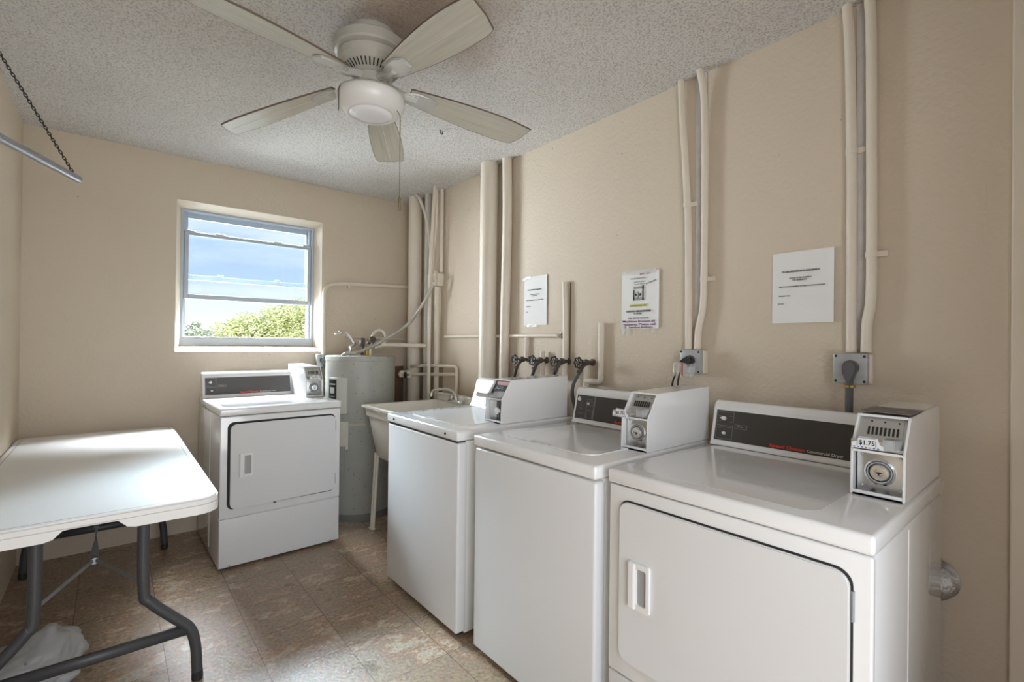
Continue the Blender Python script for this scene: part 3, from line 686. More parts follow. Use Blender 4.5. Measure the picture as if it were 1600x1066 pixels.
def washer(kind, label, loc, rz, W, D, extended):
    t = thing('top_load_washer', label, 'washer', loc, rz, 'top loading coin washers')
    bm = B(); box(bm, 0, W, 0.045, D, 0.022, 0.872, 0.005)
    box(bm, 0.010, W-0.010, 0.06, D-0.01, 0.874, 0.90)
    obj('cabinet', bm, M_white, t, auto=35)
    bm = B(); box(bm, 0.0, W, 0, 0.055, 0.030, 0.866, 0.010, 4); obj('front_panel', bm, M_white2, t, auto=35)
    machine_feet(t, W, D)
    bm = B(); box(bm, -0.003, W+0.003, -0.006, D, 0.874, 0.920, 0.009, 3)
    obj('top_panel', bm, M_white, t, auto=35)
    bm = B(); prism(bm, rrect(0.085, W-0.085, 0.075, 0.53, 0.06, 8), 'z', 0.915, 0.9245, 0.004, 2)
    ld = obj('lid', bm, M_white, t, auto=35)
    bm = B(); prism(bm, rrect(0.26, 0.36, 0.082, 0.098, 0.007), 'z', 0.9235, 0.9255); obj('finger_pull', bm, mat('pale_grey_pull', (0.60, 0.60, 0.59), 0.4), ld)
    if kind == 2:
        for x in (0.082, 0.595):
            bm = B(); lathe(bm, [(0.006, 0), (0.005, 0.004), (0, 0.005)], c=(x, -0.006, 0.897), axis='-y', seg=14); obj('bolt', bm, M_black, t)
        bm = B(); box(bm, 0.01, W-0.01, 0.002, 0.06, 0.866, 0.875); obj('lid_gap', bm, M_dark, t)
    console(t, kind, W, white=(kind == 2))
    coin_box(t, *((0.530, 0.661, 0.262) if kind == 2 else (0.540, 0.657, 0.285)), extended, opened=(kind == 2))
    return t
washer(2, 'white washer with two bolts in its lid rim, next to the laundry tub', (1.170, 2.457, 0), -PI/2, 0.690, 0.735, True)
washer(1, 'white washer with dark control panel, between the other washer and the big dryer', (1.190, 1.668, 0), -PI/2, 0.662, 0.705, True)

# ------------------------------------------------------------------ folding table
TX, TY0, TY1, TH = -0.042, 2.03, 3.86, 0.74
t = thing('folding_table', 'white plastic folding table with dark grey bent legs along the left wall', 'table', (TX, (TY0+TY1)/2, 0))
hy = (TY1-TY0)/2
bm = B()
prism(bm, rrect(-0.358, 0.358, -hy, hy, 0.075, 10), 'z', 0.712, TH, 0.006, 3)
# deep rim with a shallow arch cut in each short end
def rim_end(s):
    b2 = B(); n = 26; top = []; bot = []
    for k in range(n+1):
        x = -0.29 + 0.58*k/n; a = abs(x)
        zb = 0.684 + 0.030*max(0, min(1, (0.095-a)/0.03))
        top.append((x, 0.716)); bot.append((x, zb))
    prism(b2, top + bot[::-1], 'y', min(s*hy, s*(hy-0.022)), max(s*hy, s*(hy-0.022)))
    merge(bm, b2)
rim_end(-1); rim_end(1)
box(bm, -0.358, -0.336, -hy+0.07, hy-0.07, 0.684, 0.716, 0.002); box(bm, 0.336, 0.358, -hy+0.07, hy-0.07, 0.684, 0.716, 0.002)
for sx in (-1, 1):
    for sy in (-1, 1):
        cx, cy = sx*0.283, sy*(hy-0.075); po, pi = [], []
        for k in range(9):
            a = math.radians(90*k/8); po.append((cx+sx*0.075*math.cos(a), cy+sy*0.075*math.sin(a))); pi.append((cx+sx*0.053*math.cos(a), cy+sy*0.053*math.sin(a)))
        prism(bm, po+pi[::-1], 'z', 0.684, 0.716)
obj('tabletop', bm, M_table, t, auto=30)
bm = B()
frame(bm, rrect(-0.335, 0.335, -hy+0.024, hy-0.024, 0.060, 10), rrect(-0.331, 0.331, -hy+0.028, hy-0.028, 0.057, 10), 'z', TH-0.001, TH+0.0004)
obj('tabletop_groove', bm, mat('table_groove', (0.55, 0.54, 0.53), 0.5), t)
for s in (-1, 1):
    y = (2.20-(TY0+TY1)/2) if s < 0 else (3.70-(TY0+TY1)/2)
    for sx in (-1, 1):
        bm = B()
        pts = [(sx*0.140, y, 0.705), (sx*0.143, y, 0.40), (sx*0.163, y, 0.345), (sx*0.235, y, 0.262), (sx*0.285, y, 0.205), (sx*0.305, y, 0.13), (sx*0.312, y, 0.018)]
        tube(bm, smooth_path(pts, 5), 0.0185, 14); l = obj('leg', bm, M_leg, t, smooth=True)
        bm = B(); lathe(bm, [(0.018, 0), (0.020, 0.004), (0.019, 0.034), (0.016, 0.035)], c=(sx*0.312, y, 0), seg=14); obj('foot_cap', bm, M_rubber, l)
    bm = B(); tube(bm, [(-0.285, y, 0.203), (0.285, y, 0.203)], 0.0205, 14, flat=0.75); obj('crossbar', bm, M_leg, t, smooth=True)
    bm = B(); tube(bm, [(-0.30, y, 0.700), (0.30, y, 0.700)], 0.012, 10); obj('pivot_bar', bm, M_leg, t, smooth=True)
    yh = y - s*0.36; hub = (0, yh, 0.415)
    for sx in (-1, 1):
        bm = B(); tube(bm, [(sx*0.132, y-s*0.012, 0.425), (sx*0.004, yh, 0.415)], 0.008, 8, flat=0.5); obj('brace', bm, M_galv if s < 0 else M_leg, t)
    bm = B(); n = 24; V = []
    for k in range(n+1):
        f = k/n; c = Vector(hub)*(1-f) + Vector((0, yh-s*0.33, 0.700))*f; a = 1.2*PI*min(1, max(0, (f-0.05)/0.5)); hw = 0.013
        d = Vector((math.cos(a), 0.35*math.sin(a), math.sin(a)))
        V.append((bm.verts.new(c+d*hw), bm.verts.new(c-d*hw)))
    for a_, b_ in zip(V, V[1:]): bm.faces.new((a_[0], b_[0], b_[1], a_[1]))
    bmesh.ops.solidify(bm, geom=bm.faces[:], thickness=0.003)
    obj('twisted_strap', bm, M_galv, t)
    bm = B(); lathe(bm, [(0.013, -0.008), (0.013, 0.008)], c=hub, axis='y', seg=14); obj('hub_bolt', bm, M_galv, t)

# ------------------------------------------------------------------ plastic bag on the floor
bm = B(); rnd = random.Random(11)
bmesh.ops.create_icosphere(bm, subdivisions=5, radius=1.0)
import mathutils.noise as mno
for v in bm.verts:
    p = v.co.copy(); n = mno.noise(p*2.1+Vector((3, 1, 7))); n2 = mno.noise(p*6.0); n3 = abs(mno.noise(p*11+Vector((5, 5, 5))))
    r = 1 + 0.20*n + 0.10*n2 - 0.07*n3
    lobe = 0.30*math.exp(-((p.x-0.62)**2+(p.y+0.1)**2)*5)*max(0, p.z)*1.6
    v.co = Vector((p.x*0.170*r, p.y*0.15*r, max(-0.62, p.z)*0.095*r + 0.062 + lobe*0.16))
    if p.z < -0.45: v.co.z = 0.001 + 0.006*abs(n2)
bag = obj('plastic_bag', bm, M_bag, smooth=True, loc=(-0.235, 2.56, 0.001))
tag(bag, 'crumpled white plastic bag with faded print on the floor under the table', 'plastic bag')

# ------------------------------------------------------------------ water heater
HX, HY, HR = 1.497, 3.635, 0.258
t = thing('water_heater', 'tall grey cylindrical water heater in the corner behind the laundry tub', 'water heater', (HX, HY, 0))
bm = B(); lathe(bm, [(HR-0.01, 0.03), (HR, 0.05), (HR, 1.165), (HR+0.003, 1.166), (HR+0.003, 1.195), (HR-0.006, 1.200), (0, 1.203)], seg=64); obj('tank', bm, M_heater, t, auto=30)
bm = B(); lathe(bm, [(HR+0.001, 0.0), (HR+0.004, 0.02), (HR+0.001, 0.05), (0, 0.05)], seg=48); obj('base_ring', bm, mat('dark_base_ring', (0.16, 0.16, 0.15), 0.5), t, auto=30)
def on_tank(bm, deg, halfw, z0, z1, th, bev=0.0):
    """curved plate on the tank surface"""
    a0 = math.radians(deg)-halfw/HR; a1 = math.radians(deg)+halfw/HR; n = 8; L = []
    for k in range(n+1):
        a = a0+(a1-a0)*k/n
        L.append([bm.verts.new(((HR+h)*math.cos(a), (HR+h)*math.sin(a), z)) for h in (0.0, th) for z in (z0, z1)])
    for A, C in zip(L, L[1:]):
        bm.faces.new((A[2], C[2], C[3], A[3])); bm.faces.new((A[0], A[2], C[2], C[0])[::-1]); bm.faces.new((A[1], C[1], C[3], A[3])[::-1])
    bm.faces.new((L[0][0], L[0][1], L[0][3], L[0][2])); bm.faces.new((L[-1][0], L[-1][2], L[-1][3], L[-1][1]))
bm = B(); on_tank(bm, -148, 0.070, 0.785, 1.042, 0.020); ac = obj('access_cover', bm, M_heater2, t)
bm = B(); on_tank(bm, -157, 0.034, 0.80, 1.028, 0.0215); lb = obj('rating_label', bm, M_black, ac); lb['label'] = 'black label on upper cover'
bm = B()
Ml = basis((HR*math.cos(math.radians(-157))*1.0, HR*math.sin(math.radians(-157)), 0), (-math.sin(math.radians(-157)), math.cos(math.radians(-157)), 0), (0, 0, 1))
b2 = B(); box(b2, -0.020, 0.018, 0.930, 0.972, 0.0205, 0.0232); box(b2, -0.026, 0.026, 0.992, 1.000, 0.0205, 0.0232); box(b2, -0.024, 0.022, 0.905, 0.908, 0.0205, 0.0232)
merge(bm, b2, Ml); obj('label_print', bm, M_print, ac)
bm = B(); b2 = B(); box(b2, -0.014, 0.012, 0.872, 0.888, 0.0205, 0.0232); merge(bm, b2, Ml); obj('warning_print', bm, M_red, ac)
bm = B(); on_tank(bm, -148, 0.055, 0.36, 0.545, 0.012); obj('lower_access_cover', bm, M_heater, t)
bm = B(); on_tank(bm, -141, 0.045, 0.525, 0.725, 0.002); q = obj('energy_label', bm, M_labelp, t); q['label'] = 'faded yellowed paper label'
bm = B(); on_tank(bm, -122, 0.085, 0.695, 0.712, 0.001); obj('tape_strip', bm, mat('yellowed_tape', (0.46, 0.42, 0.30), 0.5), t)
def hp(x, z, dy=0.0): return (x-HX, 3.60-HY+dy, z)
bm = B(); tube(bm, smooth_path([hp(1.278, 1.362), hp(1.335, 1.374), hp(1.375, 1.368), hp(1.435, 1.285)], 5), 0.0095, 10)
tube(bm, round_path([hp(1.432, 1.283), hp(1.398, 1.275), hp(1.396, 1.19)], 0.02), 0.010, 10); lathe(bm, [(0.013, -0.012), (0.013, 0.012)], c=hp(1.322, 1.373), axis='x', seg=10)
obj('relief_pipe', bm, M_chrome, t, smooth=True)
bm = B(); tube(bm, [hp(1.492, 1.19), hp(1.491, 1.335)], 0.012, 12); lathe(bm, [(0.019, 1.27), (0.021, 1.30), (0.017, 1.335), (0, 1.337)], c=hp(1.491, 0), seg=16); obj('inlet_valve', bm, M_valve, t, smooth=True)
bm = B(); tube(bm, smooth_path([hp(1.564, 1.19), hp(1.563, 1.29), hp(1.575, 1.36), hp(1.622, 1.400), hp(1.668, 1.385), hp(1.682, 1.33), hp(1.655, 1.275), hp(1.60, 1.262)], 6), 0.011, 12)
obj('supply_loop', bm, M_pipe2, t, smooth=True)
bm = B(); tube(bm, [hp(1.60, 1.283), hp(1.564, 1.292), hp(1.53, 1.300)], 0.010, 10); lathe(bm, [(0.006, 0), (0.006, 0.03), (0.026, 0.031), (0.026, 0.038), (0.012, 0.040)], c=hp(1.545, 1.325, -0.03), axis='-y', seg=16); obj('shutoff_valve', bm, M_valve, t, auto=40)
bm = B(); box(bm, *[a for a in (1.515-HX, 1.540-HX, -0.06, -0.045, 1.203, 1.25)], 0.003); q = obj('brass_fitting', bm, M_brass, t)

# ------------------------------------------------------------------ laundry tub
t = thing('laundry_tub', 'ivory plastic laundry tub on splayed legs between the heater and washers', 'laundry sink', (1.69, 2.97, 0))
x0, x1, y0, y1 = 1.35-1.69, 2.015-1.69, 2.72-2.97, 3.268-2.97
bm = B()
def loopz(x0, x1, y0, y1, z, r=0.03): return [(p[0], p[1], z) for p in rrect(x0, x1, y0, y1, r, 5)]
def bands(bm, loops, close_last=True, close_first=False):
    R = [[bm.verts.new(p) for p in l] for l in loops]; n = len(R[0])
    for a, b in zip(R, R[1:]):
        for k in range(n): bm.faces.new((a[k], a[(k+1) % n], b[(k+1) % n], b[k]))
    if close_last: bm.faces.new(R[-1])
    if close_first: bm.faces.new(R[0])
xb = x1-0.075
bands(bm, [loopz(x0, x1, y0, y1, 0.853, 0.012), loopz(x0-0.001, x1, y0-0.001, y1+0.001, 0.866, 0.012), loopz(x0+0.028, xb, y0+0.03, y1-0.03, 0.866, 0.04), loopz(x0+0.036, xb-0.006, y0+0.038, y1-0.038, 0.852, 0.04),
           loopz(x0+0.085, xb-0.03, y0+0.07, y1-0.07, 0.54, 0.05)])
bands(bm, [loopz(x0, x1, y0, y1, 0.853, 0.012), loopz(x0+0.018, x1-0.004, y0+0.018, y1-0.018, 0.850, 0.02), loopz(x0+0.024, x1-0.006, y0+0.022, y1-0.022, 0.795, 0.02), loopz(x0+0.036, x1-0.012, y0+0.034, y1-0.034, 0.79, 0.02),
           loopz(x0+0.078, x1-0.05, y0+0.065, y1-0.065, 0.52, 0.04), loopz(x0+0.09, x1-0.06, y0+0.075, y1-0.075, 0.505, 0.04)])
obj('basin', bm, M_tub, t, auto=40)
bm = B(); box(bm, x1-0.060, x1, y0+0.01, y1-0.008, 0.864, 0.918, 0.008, 3); obj('backsplash', bm, M_tub, t, auto=40)
for sx, sy in ((-1, 1), (-1, -1), (1, 1), (1, -1)):
    bx_ = (x0+0.085 if sx < 0 else x1-0.075); by_ = (y1-0.085 if sy > 0 else y0+0.085)
    bm = B(); dx, dy = sx*0.018, sy*0.022
    P = [Vector((bx_, by_, 0.53)), Vector((bx_+dx, by_+dy, 0.0))]
    for s1 in (-1, 1):
        tube(bm, [P[0]+Vector((0, s1*0.019, 0)), P[1]+Vector((0, s1*0.017, 0.0))], 0.010, 4)
    for f in (0.30, 0.62, 0.93):
        c = P[0].lerp(P[1], f); box(bm, c.x-0.006, c.x+0.006, c.y-0.018, c.y+0.018, c.z-0.006, c.z+0.006)
    box(bm, P[1].x-0.018, P[1].x+0.012, P[1].y-0.026, P[1].y+0.026, 0, 0.010, 0.003)
    obj('leg', bm, M_tub, t)
fx, fy = 1.935-1.69, 2.95-2.97
bm = B(); box(bm, fx-0.022, fx+0.022, fy-0.085, fy+0.085, 0.866, 0.892, 0.010, 3)
tube(bm, smooth_path([(fx, fy, 0.885), (fx-0.004, fy+0.015, 0.935), (fx-0.02, fy+0.06, 0.960), (fx-0.06, fy+0.13, 0.962), (fx-0.095, fy+0.17, 0.948), (fx-0.105, fy+0.18, 0.918)], 6), 0.0105, 12)
lathe(bm, [(0.013, 0), (0.013, 0.014)], c=(fx-0.105, fy+0.18, 0.908), seg=14)
fc = obj('faucet', bm, M_chrome, t, auto=40)
for s in (-1, 1):
    bm = B(); lathe(bm, [(0.016, 0.890), (0.021, 0.898), (0.021, 0.915), (0.012, 0.921), (0, 0.922)], c=(fx, fy+s*0.062, 0), seg=12); obj('tap_knob', bm, M_plast if s < 0 else M_chrome, fc, auto=40)

# ------------------------------------------------------------------ pipework
def pipe(name, label, pts, r, m=None, cat='pipe', group=None, bend=0.04, straps=(), seg=16, sm=False):
    bm = B(); P = smooth_path(pts) if sm else (round_path(pts, bend) if len(pts) > 2 else pts)
    tube(bm, P, r, seg); base = Vector(pts[-1])
    bm.transform(Matrix.Translation(-base))
    if straps:
        t = thing(name, label, cat, base, 0, group); o = obj('tube', bm, m or M_pipe, t, smooth=False, auto=40)
        for (p, ax) in straps:
            bs = B(); q = Vector(p)-base
            lathe(bs, [(r+0.0025, -0.010), (r+0.0025, 0.010)], c=q, axis=ax, seg=16)
            if ax == 'z': box(bs, q.x+r*0.2, XR-base.x-0.0005, q.y-r-0.028, q.y+r, q.z-0.010, q.z+0.010, 0.001); lathe(bs, [(0.005, 0), (0.003, 0.003)], c=(XR-base.x-0.004-r*0, q.y-r-0.018, q.z), axis='-x', seg=8)
            else: box(bs, q.x-0.010, q.x+0.010, q.y, YF-base.y-0.0005, q.z-r-0.02, q.z+r, 0.001)
            obj('pipe_strap', bs, m or M_pipe, t)
        return t
    o = obj(name, bm, m or M_pipe, auto=40, loc=base); return tag(o, label, cat, group)

# stacks in the far right corner
pipe('drain_stack', 'widest cream pipe rising floor to ceiling in the far right corner', [(1.990, 3.700, H), (1.990, 3.700, 0)], 0.0565, seg=32)
pipe('waste_pipe', 'pale grey pipe directly behind and right of the corner drain stack', [(2.017, 3.535, H), (2.017, 3.535, 0)], 0.026, M_pipe2)
pipe('water_pipe', 'slim upright cream pipe in front of the corner cluster, ceiling to floor', [(1.955, 3.325, H), (1.95, 3.345, 2.2), (1.948, 3.372, 1.70), (1.948, 3.372, 0)], 0.0145, sm=True)
pipe('bent_conduit', 'thin cream conduit curving from the ceiling beside the corner drain stack', [(1.93, 3.60, H), (1.945, 3.52, 2.45), (1.960, 3.43, 2.22), (1.985, 3.415, 1.95), (1.99, 3.412, 1.80)], 0.011, sm=True)
pipe('short_conduit', 'cream conduit with a kink entering the top of the corner junction box', [(2.01, 3.385, H), (2.01, 3.385, 2.30), (2.01, 3.40, 2.15), (2.01, 3.425, 2.03), (2.01, 3.428, 1.87)], 0.011, sm=True)
pipe('wall_conduit', 'straight cream conduit, right hand one of the far corner cluster', [(2.036, 3.345, H), (2.036, 3.345, 1.87)], 0.014)
pipe('waste_pipe', 'broad pale pipe below the corner junction box, behind the thin water pipe', [(2.019, 3.375, 1.755), (2.019, 3.375, 0)], 0.022)
t = thing('junction_box', 'small cream painted junction box on the pipes in the far corner', 'junction box', (2.02, 3.36, 1.74))
bm = B(); box(bm, -0.028, 0.034, -0.030, 0.135, 0.02, 0.125, 0.006); obj('housing', bm, M_pipe, t, auto=35)
bm = B()
for y in (0.02, 0.065): lathe(bm, [(0.018, 0.125), (0.018, 0.145), (0.014, 0.146)], c=(-0.01, y, 0), seg=12)
obj('connector', bm, M_pipe, t, auto=35)
bm = B(); tube(bm, smooth_path([(-0.04, -0.02, 0.065), (-0.065, -0.06, 0.055), (-0.085, -0.055, 0.025)], 5), 0.014, 12); obj('elbow_fitting', bm, M_pipe, t, smooth=True)
# armoured flexible conduit down to the heater
pts = smooth_path([(1.945, 3.295, 1.795), (1.92, 3.33, 1.70), (1.895, 3.40, 1.60), (1.85, 3.50, 1.475), (1.75, 3.53, 1.39), (1.645, 3.545, 1.325), (1.52, 3.555, 1.258), (1.42, 3.56, 1.222), (1.362, 3.58, 1.219), (1.338, 3.60, 1.200)], 12)
bm = B(); n = len(pts); tube(bm, pts, 0.0125, 10, rads=[0.0125+0.0012*(k % 2) for k in range(n)])
fl = obj('flexible_conduit', bm, mat('grey_armoured_conduit', (0.44, 0.42, 0.37), 0.4, metal=0.3, var=0.2, vscale=20), auto=60)
tag(fl, 'grey flexible conduit sagging from the corner junction box down to the heater', 'conduit')
# pipes on the far wall
pipe('wall_conduit', 'cream conduit curving right from beside the window along the far wall', [(2.03, YF-0.026, 1.800), (1.47, YF-0.026, 1.782), (1.300, YF-0.026, 1.760), (1.300, YF-0.026, 1.60), (1.300, YF-0.026, 1.205)], 0.0155, bend=0.17, straps=(((1.50, YF-0.026, 1.784), 'x'),))
pipe('thin_pipe', 'thin cream pipe low on the far wall behind the water heater valves', [(1.48, YF-0.016, 1.345), (2.03, YF-0.016, 1.330)], 0.010)
pipe('feed_pipe', 'cream pipe running level from the heater loop to the corner cluster', [(1.645, 3.60, 1.283), (1.75, 3.56, 1.284), (1.94, 3.40, 1.281)], 0.016, bend=0.03)
pipe('gas_line', 'thin horizontal cream pipe crossing the right wall below the first notice', [(XR-0.015, 3.29, 1.356), (XR-0.015, 2.03, 1.358)], 0.0115)
# thin boards added to stand for the brown stained lower wall
bm = B(); box(bm, 1.60, 2.00, YF-0.022, YF-0.004, 0.0, 1.095); tag(obj('plywood_board', bm, M_brown), 'dark brown stained wall, low on the far wall right of the heater', 'board')
bm = B(); box(bm, XR-0.009, XR-0.001, 3.330, 3.92, 0.0, 1.11); tag(obj('plywood_board', bm, M_olive), 'olive brown stained wall, low on the right wall behind the corner pipes', 'board')
# lower valve assembly
t = thing('pipe_valve', 'cream painted valve with a small wheel in front of the corner drain stack', 'valve', (1.90, 3.62, 0.98))
bm = B(); tube(bm, [(-0.04, 0.06, 0.06), (0.02, 0.0, 0.06), (0.0805, -0.15, 0.068), (0.0805, -0.32, 0.076), (0.128, -0.515, 0.085)], 0.0125, 14); lathe(bm, [(0.030, -0.03), (0.034, 0), (0.030, 0.03)], c=(0.0, 0.02, 0.06), axis='y', seg=14)
lathe(bm, [(0.030, -0.012), (0.034, 0), (0.022, 0.012)], c=(-0.035, 0.055, 0.062), axis='y', seg=6)
obj('body', bm, M_pipe, t, auto=40)
bm = B(); lathe(bm, [(0.006, 0), (0.006, 0.03), (0.026, 0.030), (0.026, 0.038), (0.008, 0.040)], c=(-0.005, -0.02, 0.058), axis='-x', seg=8); obj('handwheel', bm, M_valve, t, auto=40)
bm = B(); tube(bm, round_path([(0.02, 0.0, 0.125), (0.0805, -0.15, 0.140), (0.0805, -0.32, 0.143), (0.136, -0.515, 0.146), (0.136, -0.515, -0.98)], 0.035), 0.0125, 12); obj('bypass_pipe', bm, M_pipe, t, smooth=True)

# stacks midway along the right wall
pipe('drain_stack', 'wide cream pipe rising up the right wall behind the first washer', [(1.990, 2.655, H), (1.990, 2.655, 0)], 0.060, seg=32)
pipe('vent_pipe', 'narrower cream pipe hugging the right side of the middle drain stack', [(2.020, 2.50, H), (2.020, 2.49, 2.1), (2.018, 2.505, 1.2), (2.018, 2.505, 0)], 0.032, sm=True, seg=20)

# pipes feeding the hose valves
GP = 'cream pipes feeding the hose valves'
pipe('drop_pipe', 'short cream pipe dropping to the leftmost hose valve', [(XR-0.018, 2.304, 1.352), (XR-0.018, 2.304, 1.205)], 0.013, group=GP)
pipe('stub_pipe', 'short dark tipped pipe behind the second hose valve', [(XR-0.03, 2.142, 1.262), (XR-0.03, 2.142, 0.95)], 0.015, group=GP)
t = pipe('riser_pipe', 'tall capped cream pipe rising above the third hose valve', [(XR-0.020, 1.972, 1.672), (XR-0.020, 1.962, 1.45), (XR-0.020, 1.960, 1.10)], 0.0155, sm=True, group=GP)
bm = B(); box(bm, XR-0.003, XR-0.0005, 1.938, 1.943, 1.22, 1.665); tag(obj('wall_crack', bm, M_valve), 'dark open chase line in the wall beside the tall riser pipe', 'gap')
pipe('elbow_pipe', 'cream pipe with a capped top and an elbow below the fourth hose valve', [(XR-0.022, 1.692, 1.424), (XR-0.022, 1.692, 1.104), (XR-0.022, 1.79, 1.104), (XR-0.022, 1.80, 1.104)], 0.0165, bend=0.02, group=GP)
pipe('supply_pipe', 'cream pipe running down behind the elbow under the fourth hose valve', [(XR-0.022, 1.795, 1.215), (XR-0.022, 1.795, 0.93)], 0.0155, group=GP)
bm = B()
for z in (1.368, 1.346): lathe(bm, [(0.007, 0), (0.006, 0.006), (0, 0.007)], c=(XR-0.001, 2.012, z), axis='-x', seg=10)
tag(obj('pipe_clip', bm, M_galv), 'small metal clip at the right end of the thin wall pipe', 'clip')

def hose_valve(y, z, label, i):
    t = thing('hose_valve', label, 'valve', (XR-0.001, y, z), 0, 'hose valves on the right wall')
    bm = B(); lathe(bm, [(0.020, 0), (0.020, 0.008), (0.011, 0.010), (0.011, 0.040), (0.017, 0.045), (0.019, 0.060), (0.015, 0.078), (0.007, 0.080), (0.006, 0.118)], axis='-x', seg=16)
    tube(bm, smooth_path([(-0.055, 0.0, 0.0), (-0.066, 0.018, -0.022), (-0.072, 0.030, -0.046)], 4), 0.012, 12); lathe(bm, [(0.016, -0.008), (0.016, 0.008)], c=(-0.074, 0.033, -0.050), seg=8)
    obj('body', bm, M_valve, t, auto=40)
    bm = B(); R_ = 0.027; n = 7
    ring = []
    for k in range(57):
        a = 2*PI*k/56; rr_ = R_*(1+0.10*math.cos(n*a)); ring.append((-0.120, rr_*math.cos(a), rr_*math.sin(a)))
    tube(bm, ring, 0.0045, 8)
    for k in range(n):
        a = 2*PI*k/n+0.2*i; tube(bm, [(-0.119, 0, 0), (-0.120, R_*math.cos(a), R_*math.sin(a))], 0.0032, 6)
    lathe(bm, [(0.008, -0.006), (0.008, 0.006)], c=(-0.119, 0, 0), axis='x', seg=10)
    obj('handwheel', bm, M_black, t, auto=40)
    return t
lab = ['leftmost black wheeled hose valve, above the washer beside the drain stack', 'second black wheeled hose valve from the left, by the short stub pipe',
       'third black wheeled hose valve from the left, under the tall riser pipe', 'rightmost black wheeled hose valve, beside the elbow pipe']
hl = ['black hose hanging from the leftmost hose valve', 'black hose hanging from the second hose valve from the left', 'black hose hanging from the third hose valve from the left', 'long grey black hose curving down from the rightmost hose valve']
ys = [2.300, 2.135, 1.950, 1.766]
for i, y in enumerate(ys):
    hose_valve(y, 1.207, lab[i], i)
    if i < 3: pts = [(1.982, y+0.033, 1.150), (1.970, y+0.040, 1.10), (1.950, y+0.055, 1.00), (1.985, y+0.04, 0.85), (2.01, y+0.02, 0.60)]
    else: pts = [(1.982, y+0.033, 1.150), (1.955, y+0.05, 1.09), (1.935, y+0.040, 1.03), (1.935, y+0.020, 0.97), (1.945, y-0.01, 0.88), (1.985, y-0.04, 0.60)]
    if i == 2: pts[1:3] = [(1.965, y+0.035, 1.118), (1.935, y+0.035, 1.09), (1.93, y+0.05, 1.00)]
    bm = B(); tube(bm, smooth_path(pts, 6), 0.0105, 10)
    tag(obj('rubber_hose', bm, M_rubber if i != 3 else M_greyrub, smooth=True), hl[i], 'hose', 'rubber hoses on the hose valves')

# ------------------------------------------------------------------ electrical drops on the right wall
def conduit_run(name, label, pts, r, zs, group):
    return pipe(name, label, pts, r, straps=[((p[0], p[1], p[2]), 'z') for p in zs], group=group, sm=True)
GC = 'electrical conduits on the right wall'
xc = XR-0.020
conduit_run('wall_conduit', 'left conduit of the pair above the middle washer, leaning left at the ceiling', [(xc-0.004, 1.228, H), (xc-0.002, 1.222, 2.40), (xc, 1.198, 2.05), (xc, 1.186, 1.80), (xc, 1.180, 1.29)], 0.0155, [(xc, 1.192, 1.955)], GC)
conduit_run('wall_conduit', 'right conduit of the pair above the middle washer, bending in to the socket box', [(xc-0.03, 1.122, H), (xc-0.005, 1.112, 2.40), (xc, 1.108, 2.0), (xc, 1.108, 1.60), (xc, 1.113, 1.47), (xc, 1.132, 1.38), (xc, 1.137, 1.29)], 0.0150, [(xc, 1.108, 1.605)], GC)
conduit_run('wall_conduit', 'left conduit of the pair above the big dryer, nearest the residents notice', [(xc-0.004, 0.568, H), (xc, 0.560, 2.40), (xc, 0.552, 2.05), (xc, 0.549, 1.70), (xc, 0.548, 1.29)], 0.0165, [(xc, 0.551, 2.01)], GC)
conduit_run('wall_conduit', 'right conduit of the pair above the big dryer', [(xc-0.01, 0.500, H), (xc, 0.496, 2.40), (xc, 0.492, 2.0), (xc, 0.490, 1.60), (xc, 0.492, 1.46), (xc, 0.502, 1.39), (xc, 0.504, 1.29)], 0.0165, [(xc, 0.490, 1.632)], GC)
for (y0_, y1_, zb, lab_) in ((1.128, 1.158, 1.30, 'bare grey plaster strip between the conduits above the middle washer'), (0.515, 0.536, 1.30, 'bare grey plaster strip between the conduits above the big dryer')):
    bm = B(); prism(bm, [(y0_, zb), (y1_, zb), (y1_+0.006, H), (y0_-0.014, H)], 'x', XR-0.004, XR+0.001); tag(obj('plaster_strip', bm, M_strip), lab_, 'strip')

def socket_box(name, label, y, z, plug, wy=0.112, hz=0.108):
    t = thing(name, label, 'socket', (XR, y, z))
    bm = B(); box(bm, -0.040, -0.001, -0.050, 0.040, 0.002, hz-0.002, 0.006); bb = obj('back_box', bm, M_pipe, t, auto=35)
    bm = B(); box(bm, -0.062, -0.036, -0.043, 0.060, 0, hz, 0.006)
    cv = obj('cover_plate', bm, M_box, t, auto=35)
    for yy in (-0.034, 0.051):
        for zz in (0.010, hz-0.010):
            bm = B(); lathe(bm, [(0.0045, 0), (0.0045, 0.002)], c=(-0.062, yy, zz), axis='-x', seg=10); obj('screw', bm, M_black, cv)
    bm = B(); lathe(bm, [(0.026, 0), (0.026, 0.004), (0.023, 0.005)], c=(-0.062, 0.006, 0.058), axis='-x', seg=24); obj('socket_face', bm, M_greyrub, cv, auto=30)
    return t
t = socket_box('dryer_socket', 'grey socket box with a dark plug behind the big dryer', 0.532, 1.178, 1)
bm = B(); b2 = B(); prism(b2, [(-0.006, -0.048), (0.012, -0.048), (0.024, -0.015), (0.020, 0.012), (0.004, 0.024), (-0.012, 0.018), (-0.022, 0.0), (-0.016, -0.02)], 'x', -0.030, 0.0, 0.004); merge(bm, b2)
pl = thing('power_plug', 'dark grey right angled plug and flat cable in the socket above the big dryer', 'plug', (XR-0.067, 0.533, 1.238))
obj('plug_body', bm, M_greyrub, pl, auto=35)
bm = B(); tube(bm, smooth_path([(-0.016, 0.003, -0.044), (-0.016, 0.003, -0.10), (-0.014, 0.004, -0.18), (-0.02, 0.004, -0.30), (-0.02, 0.0, -0.5)], 5), 0.0125, 10, flat=0.55); tube(bm, [(-0.027, -0.001, -0.05), (-0.027, -0.001, -0.25)], 0.0035, 6)
